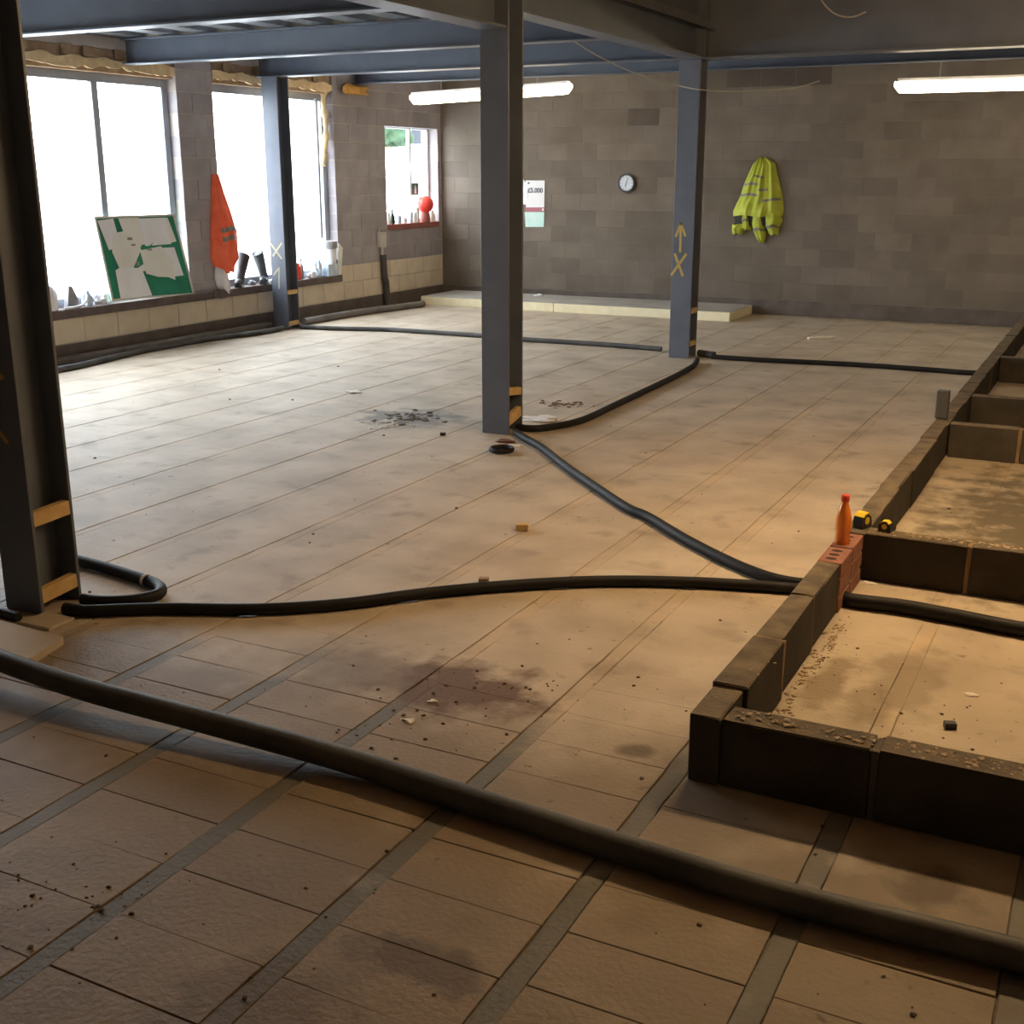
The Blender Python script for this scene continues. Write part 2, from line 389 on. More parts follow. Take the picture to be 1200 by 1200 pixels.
# shared wall block meshes (x = length along wall, y = depth, z = height; front face at y=0 looking to -y)
def block_mesh(m, rot=0):
    out = []
    for q in range(3):
        b_ = bm_new(); box(b_, (-.2185, .0, -.1075), (.2185, .1, .1075), .002)
        rr = random.Random(q+40)
        for v in b_.verts: v.co += Vector((rr.uniform(-.0015, .0015), 0, rr.uniform(-.0015, .0015)))
        me = mesh_of(b_, 'block', m)
        if rot: me.transform(Matrix.Rotation(rot, 4, 'Z'))
        out.append(me)
    return out
BK, BKD = block_mesh('back_block'), block_mesh('back_dark')
# back wall: mortar bed and blocks
ZT = 3.9
bm = bm_new(); box(bm, (XL-.35, YB+.0022, -.1), (RX1, YB+.35, ZT))
back = struct('wall_back', bm, 'back_mortar')
b_ = bm_new(); box(b_, (XL+.02, YB-.006, 0), (RX1-.05, YB+.02, CB-.008), .004); part('base_course', b_, 'dark_base', back)
for n in range(16):
    z = CB + CP*(n+.5); off = 0 if n % 2 == 0 else BP/2
    x = -6.0515 + off - BP*8
    while x < -.9:
        xa, xb = max(x-BP/2, XL), x+BP/2
        if xb-xa > .06:
            dark = (n == 10 and abs(x+6.0515) < .1) or (n == 12 and -4.9 < x < -3.7)  # upper dark run paints in the shade of a void at the wall top
            o = link('block', random.choice(BKD if dark else BK), back, ((xa+xb)/2, YB+random.uniform(-.0015, .0008), z))
            o.scale = ((xb-xa-.009)/.435, 1, 1)
        x += BP
# left wall: openings
W4 = (5.12, 7.37, .53, 2.76)
W1, W2, W3 = (7.95, 10.22, .53, 2.76), (10.80, 13.05, .53, 2.76), (14.25, 15.64, 1.12, 2.45)
TH = .24
bm = bm_new()
def lw(y0, y1, z0, z1): box(bm, (XL-TH, y0, z0), (XL-.006, y1, z1))
lw(RY0, W4[0]-.006, 0, ZT); lw(W4[0]-.006, W4[1]+.006, 0, W4[2]-.006); lw(W4[0]-.006, W4[1]+.006, 2.98, ZT); lw(W4[1]+.006, W1[0]-.006, 0, ZT); lw(W1[0]-.006, W3[0]-.006, 0, W1[2]-.006)
lw(W1[1]+.006, W2[0]-.006, W1[2]-.006, ZT); lw(W2[1]+.006, W3[0]-.006, W1[2]-.006, ZT)
lw(W1[0]-.006, W1[1]+.006, 2.98, ZT); lw(W2[0]-.006, W2[1]+.006, 2.98, ZT)
lw(W3[0]-.006, W3[1]+.006, 0, W3[2]-.006); lw(W3[0]-.006, W3[1]+.006, W3[3]+.006, ZT); lw(W3[1]+.006, YB+.3, 0, ZT)
left = struct('wall_left', bm, 'left_mortar')
b_ = bm_new(); box(b_, (XL-.02, 7.38, 0), (XL+.004, YB-.01, CB-.008), .004); part('base_course', b_, 'dark_base', left)
def deepmesh(m):
    b_ = bm_new(); box(b_, (-TH+.004, -.2175, -.1065), (0, .2175, .1065), .004); return mesh_of(b_, 'block', m)
LB, CR = deepmesh('left_block'), deepmesh('cream_block')
for n in range(15):
    z0, z1 = CB+CP*n, CB+CP*(n+1); off = 0 if n % 2 else BP/2
    segs = [(7.38, YB-.012)]
    for (ya, yb, za, zb) in (W1, W2, W3):
        top = 2.98 if zb > 2.5 else zb
        if z0+.13 > za and z0+.11 < top:
            new = []
            for (a, b2) in segs:
                if b2 <= ya or a >= yb: new.append((a, b2)); continue
                if a < ya: new.append((a, ya))
                if b2 > yb: new.append((yb, b2))
            segs = new
    zt = z1-.008
    for (a, b2) in segs:
        if n == 1: segs = [q for q in segs]
        y = 7.08 - BP + off
        while y < b2:
            ya, yb = max(y, a), min(y+BP, b2)
            if yb-ya > .05:
                cream = n == 0 or (n == 1 and ya > 13.0)
                zz1 = zt
                zz1 = .437 if n == 0 and ya < 13.03 else zt
                o = link('block', CR if cream else LB, left, (XL+random.uniform(-.002, .002), (ya+yb)/2, (z0+zz1)/2))
                o.scale = (1, (yb-ya-.009)/.435, (zz1-z0)/.2145)
            y += BP
# other walls, never in view: plain
bm = bm_new(); box(bm, (RX1, RY0, -.1), (RX1+.2, YB+.3, ZT)); struct('wall_right', bm, 'plain_wall')
bm = bm_new(); box(bm, (XL-TH, RY0-.2, -.1), (RX1+.2, RY0, ZT)); struct('wall_front', bm, 'plain_wall')
# ceiling: slab over profiled steel deck
bm = bm_new(); box(bm, (XL-.3, RY0-.2, ZT), (RX1+.2, YB+.35, ZT+.15)); ceil = struct('ceiling', bm, 'plain_wall')
x = XL+.05
while x < -4.2:
    b_ = bm_new()
    for k in range(2):
        xx = x+.45*k
        prof = [(xx, 3.10), (xx+.20, 3.10), (xx+.245, 3.185), (xx+.405, 3.185), (xx+.45, 3.10)]
        for (p, q) in zip(prof, prof[1:]):
            v = [b_.verts.new((p[0], 7.55, p[1])), b_.verts.new((q[0], 7.55, q[1])), b_.verts.new((q[0], YB, q[1])), b_.verts.new((p[0], YB, p[1])),
                 b_.verts.new((p[0], 7.55, p[1]+.004)), b_.verts.new((q[0], 7.55, q[1]+.004)), b_.verts.new((q[0], YB, q[1]+.004)), b_.verts.new((p[0], YB, p[1]+.004))]
            b_.faces.new(v[:4]); b_.faces.new(v[4:]); b_.faces.new((v[0], v[1], v[5], v[4])); b_.faces.new((v[2], v[3], v[7], v[6]))
    part('deck_panel', b_, 'galv', ceil); x += .9

# windows
def window(name, y0, y1, z0, z1, mull, frame, xf, fw, d=.055):
    bm = bm_new()
    for (a, b2, c, e) in ((y0, y0+fw, z0, z1), (y1-fw, y1, z0, z1), (y0+fw, y1-fw, z0, z0+fw), (y0+fw, y1-fw, z1-fw, z1)):
        box(bm, (xf-d, a, c), (xf, b2, e), .004)
    w = struct(name, bm, frame)
    ms = [y0+fw] + [v for q in mull for v in (q-fw/2, q+fw/2)] + [y1-fw]
    for q in mull:
        b_ = bm_new(); box(b_, (xf-d, q-fw/2, z0+fw), (xf, q+fw/2, z1-fw), .004); part('mullion', b_, frame, w)
    for a, b2 in zip(ms[::2], ms[1::2]):
        b_ = bm_new(); box(b_, (xf-d/2-.003, a, z0+fw), (xf-d/2+.003, b2, z1-fw)); part('pane', b_, 'glass', w)
    return w
XW = XL-.125
window('window_1', *W1, (9.08+.12,), 'alu', XW, .085)
window('window_4', *W4, (6.24,), 'alu', XW, .06)
bm = bm_new(); box(bm, (XL-.2, W4[0]+.01, W4[3]), (XL-.03, W4[1]-.01, 2.975)); struct('trim_4', bm, 'old_timber')
window('window_2', *W2, (11.93,), 'alu', XW, .085)
window('window_3', *W3, (15.13,), 'white_frame', XL-.15, .045)
for nm, w, m in (('trim_1', W1, 'sill'), ('trim_2', W2, 'sill'), ('trim_3', W3, 'sill_red')):
    bm = bm_new()
    if nm == 'trim_3': box(bm, (XL-.14, w[0]+.003, w[2]-.07), (XL+.02, w[1]-.003, w[2]), .004)
    else: box(bm, (XL-.122, w[0]-(.03 if nm == 'trim_1' else .27), w[2]-.085), (XL+.06, w[1]+(.3 if nm == 'trim_1' else -.003), w[2]), .006)
    struct(nm, bm, m)
# sampling portals at the panes (they only guide rays, they emit nothing)
for (a, b2, c, e) in (W1, W2, W3, W4):
    L_ = bpy.data.lights.new('daylight_portal', 'AREA'); L_.shape = 'RECTANGLE'; L_.size = e-c; L_.size_y = b2-a
    try: L_.cycles.is_portal = True
    except Exception: continue
    q = bpy.data.objects.new('daylight_portal', L_); COL.objects.link(q); q.location = (XL-TH-.04, (a+b2)/2, (c+e)/2); q.rotation_euler = (0, -PI/2, 0)

# ------------------------------------------------------------------ steel columns
CXM = -3.92
def column(x, y, ztop, label, packers, marks=(), z0=0.0, chalk='chalk'):
    """H section, flanges facing the camera end and the back wall"""
    t = thing('steel_column', label, 'column', (x, y, z0), 'painted steel columns')
    w, d, tf, tw = .215, .225, .016, .012
    b_ = bm_new(); box(b_, (x-w/2, y-d/2, z0), (x+w/2, y-d/2+tf, ztop), .002); part('flange', b_, 'steel', t)
    b_ = bm_new(); box(b_, (x-w/2, y+d/2-tf, z0), (x+w/2, y+d/2, ztop), .002); part('flange', b_, 'steel', t)
    b_ = bm_new(); box(b_, (x-tw/2, y-d/2+tf, z0), (x+tw/2, y+d/2-tf, ztop)); part('web', b_, 'steel', t)
    for (z, h, tilt) in packers:
        b_ = bm_new(); obox(b_, Vector((x+w/2-.022, y, z)), Vector((1, 0, 0)), Vector((0, 1, tilt)), Vector((0, -tilt, 1)), .04, d-2*tf+.006, h, .003)
        part('timber_packer', b_, 'timber', t)
    for st in marks:
        b_ = bm_new()
        for (p, q, wd) in st:
            p, q = Vector(p), Vector(q); dr = (q-p).normalized()
            obox(b_, (p+q)/2, dr, Vector((0, 1, 0)), dr.cross(Vector((0, 1, 0))), (q-p).length+wd*.6, .0024, wd, .0008)
        part('chalk_mark', b_, chalk, t)
    return t
def M_(pts, Y, wd):     # strokes given in photo pixels on the column's front face
    return [(gy(*a, Y), gy(*b2, Y), wd) for a, b2 in pts]
yL, yM, yR = 3.31+.1125, 7.42+.1125, 11.50+.1125
column(CXM-.12+.0, yL, 2.72, 'steel column nearest the camera, at the left edge of the photo, with two timber packers low down', [(.42, .062, .05), (.085, .062, .09)],
       [M_([((-6, 500), (8, 518)), ((-8, 447), (3, 441))], yL-.1137, .02)])
column(CXM, yM, 3.88, 'bare blue-grey steel column in the middle, where two black hoses meet', [(.30, .055, -.12), (.12, .075, .22)])
column(CXM-.045, yR, 2.845, 'steel column with a yellow chalk arrow above a cross', [(.47, .05, 0), (.14, .05, 0)],
       [M_([((797, 295), (798, 264)), ((792, 277), (798, 262)), ((803, 276), (798, 262))], yR-.1137, .024), M_([((791, 298), (800, 323)), ((804, 298), (787, 322))], yR-.1137, .026)])
column(-8.975, yR, 2.86, 'steel column standing against the left wall in front of a window', [(.44, .05, .0), (.07, .05, .05)],
       [M_([((317, 285), (330, 303)), ((330, 285), (320, 300))], yR-.1137, .024), M_([((327, 316), (327, 338)), ((321, 322), (327, 314))], yR-.1137, .02)], chalk='pale_chalk')

# ------------------------------------------------------------------ steel beams
def ibeam(label, a, b2, w, tf, tw, m='steel'):
    """a, b2: opposite corners (x0,y0,z0)-(x1,y1,z1) of the bounding box; runs along its longer side"""
    (x0, y0, z0), (x1, y1, z1) = a, b2
    t = thing('steel_beam', label, 'beam', ((x0+x1)/2, (y0+y1)/2, z0), 'painted steel beams')
    b_ = bm_new(); box(b_, a, (x1, y1, z0+tf), .002); part('bottom_flange', b_, m, t)
    b_ = bm_new(); box(b_, (x0, y0, z1-tf), b2, .002); part('top_flange', b_, m, t)
    b_ = bm_new()
    if abs(x1-x0) > abs(y1-y0): box(b_, (x0, (y0+y1)/2-tw/2, z0+tf), (x1, (y0+y1)/2+tw/2, z1-tf))
    else: box(b_, ((x0+x1)/2-tw/2, y0, z0+tf), ((x0+x1)/2+tw/2, y1, z1-tf))
    part('web', b_, m, t); return t
JX0, JX1 = -4.02, -3.82
ibeam('deep steel beam running from the left-edge column to the middle column', (JX0, RY0+.05, 2.72), (JX1, yM-.114, 3.88), .2, .018, .012)
jb = ibeam('deep steel beam running from the middle column to the column with the arrow', (JX0, yM+.115, 2.845), (JX1, yR-.102, 3.88), .2, .018, .012)
b_ = bm_new(); box(b_, (JX0, yR-.101, 2.866), (JX1, yR-.008, 3.858)); part('leak_filler', b_, 'steel', jb)  # filler added to stop daylight leaking past the beam end
ibeam('nearest cross beam at the top left corner above the large window', (XL+.01, 7.36, 2.885), (JX0-.01, 7.52, 3.88), .16, .016, .01)
ibeam('second cross beam at upper left with the metal deck resting on it', (XL+.01, 9.46, 2.85), (JX0-.01, 9.61, 3.09), .15, .013, .009)
ibeam('third cross beam joining the wall column to the column with the arrow', (XL+.01, yR-.09, 2.862), (-4.075, yR+.09, 3.09), .18, .014, .01)
ibeam('deep dark cross beam at the top right', (-4.03, yR-.1, 2.845), (RX1-.02, yR+.1, 3.88), .2, .02, .012)
ibeam('farthest cross beam above the long light fittings', (XL+.01, 13.5, 2.91), (RX1-.02, 13.65, 3.09), .15, .013, .009)

# ------------------------------------------------------------------ light fittings
def lamp(label, a, b2, drop, tube_m='tube'):
    a, b2 = Vector(a), Vector(b2); ax = (b2-a).normalized(); c = (a+b2)/2; ln = (b2-a).length
    side = Vector((0, 0, 1)).cross(ax).normalized(); up = ax.cross(side)
    t = thing('light_fitting', label, 'light', c, 'fluorescent light fittings')
    b_ = bm_new(); obox(b_, c+up*.052, ax, side, up, ln-.06, .10, .035, .004); part('housing', b_, 'white_plastic', t)
    b_ = bm_new(); n = 9
    prof = []
    for s, k in ((-1, -.5), (-1, .5)): pass
    ends = [(-ln/2, .55, .030), (-ln/2+.05, .92, .0), (-ln/2+.12, 1, 0), (ln/2-.12, 1, 0), (ln/2-.05, .92, 0), (ln/2, .55, .030)]
    rings = []
    for (s, k, lift) in ends:
        ring = []
        for j in range(14):
            an = 2*PI*j/14; yy, zz = math.cos(an)*.075*k, math.sin(an)*.058*k
            ring.append(b_.verts.new(c+ax*s+side*yy+up*(zz-.022+lift)))
        rings.append(ring)
    for p, q in zip(rings, rings[1:]):
        for j in range(14): b_.faces.new((p[j], p[(j+1) % 14], q[(j+1) % 14], q[j]))
    b_.faces.new(rings[0][::-1]); b_.faces.new(rings[-1])
    part('diffuser', b_, tube_m, t, True)
    for s in (-.3, .3):
        p = c+ax*(s*ln); b_ = bm_new(); tube(b_, [p+up*.06, Vector((p.x, p.y, drop))], .006, 6); part('hanger', b_, 'cable', t)
    return t
LY = 13.575
lamp('long lit light fitting hanging behind the middle column', (-8.36, LY, 2.715), (-6.14, LY, 2.787), 2.912)
lamp('lit light fitting at the right edge of the photo, above the low walls', (-2.42, LY, 2.69), (-.2, LY, 2.685), 2.912)
lamp('light fitting above the low block walls, out of the picture', (-1.55, 5.7, 2.78), (.65, 5.7, 2.78), ZT, 'flood')

# ------------------------------------------------------------------ low block walls (dwarf walls)
KZ = .225
def kblock(par, a, b2, m='kerb_block', bev=.005, seed=0):
    b_ = bm_new(); box(b_, a, b2, bev); rr = random.Random(seed+int(abs(a[0])*977+abs(a[1])*313))
    for v in b_.verts: v.co += Vector((rr.uniform(-.003, .003), rr.uniform(-.003, .003), rr.uniform(-.003, .002) if v.co.z > .1 else 0))
    return part('block', b_, m, par)
def mortar(par, a, b2, m='kerb_mortar'):
    b_ = bm_new(); box(b_, a, b2, .003); rr = random.Random(int(abs(a[1])*999+abs(a[0])*77))
    for v in b_.verts: v.co += Vector((rr.uniform(-.003, .003), rr.uniform(-.003, .003), rr.uniform(-.006, .003) if v.co.z > .1 else 0))
    return part('mortar_joint', b_, m, par)
KX0, KX1 = -1.025, -.925
def dust_ridge(par, a, b2, seed, h=.012, m='sand', lab=None):
    """crumbly mortar smear along a top edge"""
    rr = random.Random(seed); b_ = bm_new(); d_ = Vector(b2)-Vector(a); n = int(d_.length/.006); sd = Vector((-d_.y, d_.x, 0)).normalized()
    for i in range(n):
        p = Vector(a).lerp(Vector(b2), rr.random()) + sd*rr.gauss(0, .018); lump(b_, p, rr.choice((.003, .004, .005, .007, .010)), seed*50+i, .35, 1, .5)
    o = part('mortar_crumbs', b_, m, par); o['kind'] = 'stuff'; return o
t = thing('dwarf_wall', 'low block wall running from the near corner to the red bricks', 'block wall', (KX0, 3.2, 0))
kblock(t, (KX0, 3.2, 0), (KX1, 3.43, KZ)); mortar(t, (KX0+.002, 3.43, 0), (KX1-.003, 3.445, KZ-.004))
kblock(t, (KX0-.004, 3.445, 0), (KX1+.012, 3.90, KZ+.006)); mortar(t, (KX0+.002, 3.90, 0), (KX1+.008, 3.93, KZ-.002))
kblock(t, (KX0, 3.93, 0), (KX1, 4.40, KZ)); mortar(t, (KX0+.002, 4.40, 0), (KX1-.002, 4.415, KZ-.003)); kblock(t, (KX0+.003, 4.415, 0), (KX1-.004, 4.86, KZ))
dust_ridge(t, (KX0+.05, 3.5, KZ), (KX1, 3.7, KZ+.002), 3)
dust_ridge(t, (KX1+.045, 3.38, 0), (KX1+.045, 4.8, 0), 4)
t = thing('dwarf_wall', 'low block wall beyond the red bricks, running along to the back wall', 'block wall', (KX0, 5.36, 0))
y = 5.365; i = 0
while y < YB-.12:
    y2 = min(y+.44, YB-.02); kblock(t, (KX0+random.uniform(-.004, .004), y, 0), (KX1+random.uniform(-.004, .004), y2, KZ+random.uniform(-.003, .003)))
    if y2 < YB-.1: mortar(t, (KX0+.004, y2, 0), (KX1-.004, y2+.012, KZ-.005))
    y = y2+.012
def cross(label, y, x0, x1, n0=.44, th=.105, dust=0):
    t = thing('dwarf_wall', label, 'block wall', (x0, y, 0)); x = x0; first = True
    while x < x1-.05:
        x2 = min(x+(n0 if first else .44), x1); first = False
        kblock(t, (x, y+random.uniform(-.003, .003), 0), (x2, y+th+random.uniform(-.003, .003), KZ+random.uniform(-.003, .003)))
        if x2 < x1-.05: mortar(t, (x2, y+.003, 0), (x2+.022, y+th-.003, KZ-.004), 'dark_base' if y < 4 else 'kerb_mortar')
        x = x2+.022
    if dust: dust_ridge(t, (x0+.02, y+.055, KZ), (x1 if x1 < .6 else .6, y+.055, KZ), dust)
    return t
cross('nearest low block wall across the bottom right, with a dusty top edge', 3.205, KX1+.002, 1.4, .44, .115, 11)
cross('second low block wall across, carrying a tape measure', 5.37, KX1+.002, 1.4, .44, .105, 12)
cross('third low block wall across, at the small upright post', 8.14, KX1+.006, 1.4, .42)
cross('fourth low block wall across, just past the upright post', 9.28, KX1+.006, 1.4, .44)
cross('farthest low block wall across, by the end of the thin hose', 11.42, KX1+.006, 1.4, .44)
# red perforated bricks in the run, three courses of two
def brick_obj(y0, z0, holes, label):
    t = thing('perforated_brick', label, 'brick', ((KX0+KX1)/2, y0+.1075, z0), 'red perforated bricks')
    b_ = bm_new(); box(b_, (KX0-.001, y0, z0), (KX1+.002, y0+.222, z0+.066), .003); bb = part('brick_body', b_, 'brick_red', t)
    if holes:
        for k in range(3):
            b_ = bm_new(); c = Vector(((KX0+KX1)/2-.004, y0+.05+k*.06, z0+.0655))
            vs = []
            for j in range(12): vs.append(c+Vector((math.cos(j*PI/6)*.024, math.sin(j*PI/6)*.016, 0)))
            prism(b_, vs, (0, 0, 1), .0012); part('perforation', b_, 'brick_hole', bb)
for ci, z in enumerate((0, .076, .152)):
    for ki, y0 in enumerate((4.872, 5.108)):
        nm = ('bottom', 'middle', 'top')[ci]
        where = 'the near half of the red brick pier' if ki == 0 else 'the far half of the red brick pier'
        b0 = z+.006 if ci else 0
        brick_obj(y0, b0, ci == 2, f'{nm} red brick in {where}' + (', its round holes showing' if ci == 2 and ki == 0 else ', under the orange bottle' if ci == 2 else ''))
for k, z in enumerate((.066, .142)):
    b_ = bm_new(); box(b_, (KX0+.003, 4.872, z), (KX1-.003, 5.33, z+(.016 if k == 0 else .016)), .001)
    solid('mortar_bed', b_, 'kerb_mortar', ('lower' if k == 0 else 'upper')+' mortar bed between the red bricks', 'mortar')
# small upright post
b_ = bm_new(); p = gz(1103, 490, KZ); box(b_, (p.x-.04, p.y-.03, KZ), (p.x+.04, p.y+.03, KZ+.19), .006)
solid('block_offcut', b_, 'steel_dark', 'short dark block offcut standing upright on the low wall', 'block')

# ------------------------------------------------------------------ things on the low wall
TB = .2185
bx, by = -.985, 5.165
t = thing('drink_bottle', 'orange drink bottle with a red cap standing on the red bricks', 'bottle', (bx, by, TB))
b_ = bm_new(); lathe(b_, [(.028, 0), (.0325, .006), (.0325, .03), (.030, .06), (.0325, .09), (.0335, .115), (.030, .145), (.020, .178), (.0145, .195), (.014, .203)], (bx, by, TB), 24); part('bottle_body', b_, 'orange_drink', t, True)
b_ = bm_new(); lathe(b_, [(.0175, .2), (.0185, .203), (.0185, .226), (.016, .229)], (bx, by, TB), 24); part('cap', b_, 'red_cap', t, True)
b_ = bm_new(); lathe(b_, [(.0337, .066), (.0342, .088), (.0346, .112), (.0337, .125)], (bx, by, TB), 24); o = part('wrapper', b_, 'orange_drink', t, True)
def tape(label, c, rz, s):
    t = thing('tape_measure', label, 'tape measure', c, 'tape measures'); R = Matrix.Rotation(rz, 3, 'Z'); c = Vector(c)
    def P(x, y, z): return c + R @ Vector((x*s, y*s, z*s))
    b_ = bm_new()
    prof = [(-.034, .0), (.036, .0), (.036, .022), (.024, .05), (.006, .063), (-.016, .06), (-.032, .044), (-.036, .02)]
    prism(b_, [P(x, -.022, z) for x, z in prof], R @ Vector((0, 1, 0)), .044*s); part('case', b_, 'black_plastic', t)
    b_ = bm_new(); prof = [(.0265, .050), (.008, .0645), (-.016, .0615), (-.030, .049), (-.026, .046), (-.014, .056), (.006, .058), (.023, .046)]
    prism(b_, [P(x, -.0225, z) for x, z in prof], R @ Vector((0, 1, 0)), .045*s); part('yellow_band', b_, 'yellow_tape', t)
    b_ = bm_new(); cc = P(0, -.0235, .03); lathe_pts = [cc + R @ Vector((math.cos(a*PI/7)*.016*s, 0, math.sin(a*PI/7)*.016*s)) for a in range(14)]
    prism(b_, lathe_pts, R @ Vector((0, 1, 0)), .002*s); part('badge', b_, 'yellow_tape', t)
tape('black and yellow tape measure beside the orange bottle on the low wall', (-.955, 5.455, KZ+.003), 1.2, 1.12)
tape('black and yellow tape measure lying on the second cross wall', (-.845, 5.43, KZ+.003), -.2, .8)

# ------------------------------------------------------------------ hoses and pipes
def hose(label, px, r, m='hose', z=None, cat='hose', n=6, extra=(), name='hose', seg=12):
    pts = [gz(x, y, r if z is None else z) if len(q) == 2 else gz(x, y, q[2]) for q in px for x, y in [q[:2]]] + [Vector(e) for e in extra]
    b_ = bm_new(); tube(b_, smooth_path(pts, n), r, seg)
    return solid(name, b_, m, label, cat, smooth=True)
# small diameter hoses, axis resting one radius above the blocks
HR = .026
hose('black hose crossing the floor from the left-edge column to the red bricks', [(76, 713), (100, 716), (140, 714.5), (200, 713), (300, 714), (400, 708), (500, 695), (600, 686), (700, 681), (800, 682), (880, 686), (922, 689)], HR, extra=[(-1.035, gz(922, 689, HR).y+.04, HR)])
hose('black hose curving from the middle column down to the low block wall', [(604.5, 506), (616, 514), (634, 524), (665, 548), (700, 572), (735, 595), (760, 606), (800, 630), (840, 651), (880, 669), (920, 681)], HR, 'hose', extra=[(-1.035, gz(920, 681, HR).y+.02, HR)])
hose('black hose curving between the middle column and the column with the arrow', [(606, 500), (620, 502), (640, 501), (680, 493), (720, 475), (760, 456), (795, 439), (812, 429), (817, 422)], HR)
hose('thin black hose running from the wall column to the column with the arrow', [(352, 383), (400, 385), (450, 386), (500, 389), (560, 393), (620, 398), (700, 403), (775, 409)], HR, 'hose_dusty')
hose('thin black hose running from the column with the arrow to the low wall', [(834, 418), (880, 421), (940, 424), (1000, 427), (1060, 431), (1100, 434), (1124, 436)], .024, extra=[(-1.04, gz(1124, 436, .024).y+.03, .024)])
hose('short thick length of pipe lying at the foot of the column with the arrow', [(819, 413.5), (837, 416)], .034, 'hose_dusty', name='pipe_offcut', cat='pipe')
b_ = bm_new(); tube(b_, smooth_path([(-8.87, 7.75, .031), (-8.86, 8.2, .031), (-8.93, 8.6, .031), (-9.03, 9.2, .031), (-9.045, 9.8, .031), (-9.03, 10.2, .031), (-8.97, 10.6, .031), (-8.90, 10.9, .031), (-8.88, 11.25, .031), (-8.92, 11.46, .031)], 6), .03, 12)
solid('hose', b_, 'hose_dusty', 'thin hose looping off the wall pipe below the left windows', 'hose', smooth=True)
b_ = bm_new(); tube(b_, smooth_path([(XL+.062, 7.7, .045), (XL+.062, 9, .045), (XL+.06, 10, .045), (XL+.06, 11.0, .045), (XL+.062, 11.48, .045)], 5), .045, 12)
solid('floor_pipe', b_, 'wall_pipe', 'thick grey pipe lying along the foot of the left wall under the large windows', 'pipe', smooth=True)
b_ = bm_new(); tube(b_, smooth_path([gz(356, 377, .045), gz(420, 366, .045), gz(470, 359.5, .045), gz(496, 356, .045)], 5), .045, 12)
solid('floor_pipe', b_, 'wall_pipe', 'thick grey pipe between the wall column and the insulation boards', 'pipe', smooth=True)
t = thing('hose', 'short black hose bent back on itself beside the left-edge column', 'hose', gz(150, 690))
b_ = bm_new(); tube(b_, smooth_path([gz(x, y, z) for x, y, z in [(90, 656, .027), (120, 664, .027), (150, 673, .027), (172, 680, .027), (184, 685, .028), (189, 691, .03), (184, 697, .029), (165, 702, .028), (140, 704.5, .027), (115, 704.5, .027), (97, 702, .027)]], 8), HR, 12); part('hose_body', b_, 'hose', t, True)
c = gz(171, 680, HR+.002); dr = (gz(184, 686, HR)-gz(150, 673, HR)).normalized(); b_ = bm_new(); tube(b_, [c-dr*.006, c+dr*.006], HR+.004, 12); part('cable_tie', b_, 'conduit', t)
hose('black hose end poking out left of the left-edge column', [(-14, 716), (6, 719), (22, 723)], .02)
b_ = bm_new(); tube(b_, smooth_path([(-.921, gz(1003, 704, HR).y, .033), gz(1003, 704, HR+.006), gz(1060, 711, HR+.008), gz(1120, 722, HR+.008), gz(1180, 734, HR+.008), gz(1260, 748, HR+.008)], 6), .031, 14)
solid('drain_pipe', b_, 'hose', 'black pipe coming through the red bricks into the nearest bay', 'pipe', smooth=True)
# the big pipe across the foreground
pp = [(-60, 752, .085), (0, 774, .085), (100, 808, .075), (250, 848, .06), (400, 889, .045), (500, 921, .040), (600, 953, .040), (700, 985, .040), (900, 1046, .040), (1100, 1096, .040), (1200, 1121, .040), (1290, 1143, .040)]
PIPE = smooth_path([gz(*q) for q in pp], 8)
b_ = bm_new(); tube(b_, PIPE, .040, 20)
solid('duct_pipe', b_, 'hose_dusty', 'large grey pipe lying right across the foreground floor', 'pipe', smooth=True)

# ------------------------------------------------------------------ slab and pad at the left-edge column
b_ = bm_new(); P = [gz(-40, 716, .034), gz(74, 746, .034), gz(30, 774, .034), gz(-80, 750, .034)]; prism(b_, P, (0, 0, -1), .0335)
solid('paving_slab', b_, 'slab', 'flat concrete slab lying in front of the left-edge column', 'slab')
b_ = bm_new(); box(b_, (-3.93, 3.19, 0), (-3.76, 3.33, .014), .003); solid('mortar_pad', b_, 'slab', 'small concrete pad at the foot of the left-edge column', 'pad')

# ------------------------------------------------------------------ insulation boards along the back wall
yf = 14.68
for (a, b2, lab) in ((-8.95, gy(648, 360, yf).x, 'left insulation board of the pair lying along the back wall'), (gy(648, 360, yf).x+.012, gy(855, 370, yf).x, 'right insulation board of the pair, ending behind the column with the arrow')):
    t = thing('insulation_board', lab, 'insulation', ((a+b2)/2, (yf+YB)/2, 0), 'insulation boards')
    b_ = bm_new(); box(b_, (a, yf, 0), (b2, YB-.06, .115), .004); part('foam_core', b_, 'ins_edge', t)
    b_ = bm_new(); box(b_, (a, yf+.004, .1152), (b2, YB-.062, .121), .001); part('foil_facing', b_, 'ins_top', t)
b_ = bm_new(); c = gz(676, 348, .121); lump(b_, (c.x-.55, c.y-.1, .121), .07, 5, .25); solid('crumpled_sheet', b_, 'bag_white', 'crumpled scrap on the left insulation board', 'scrap')

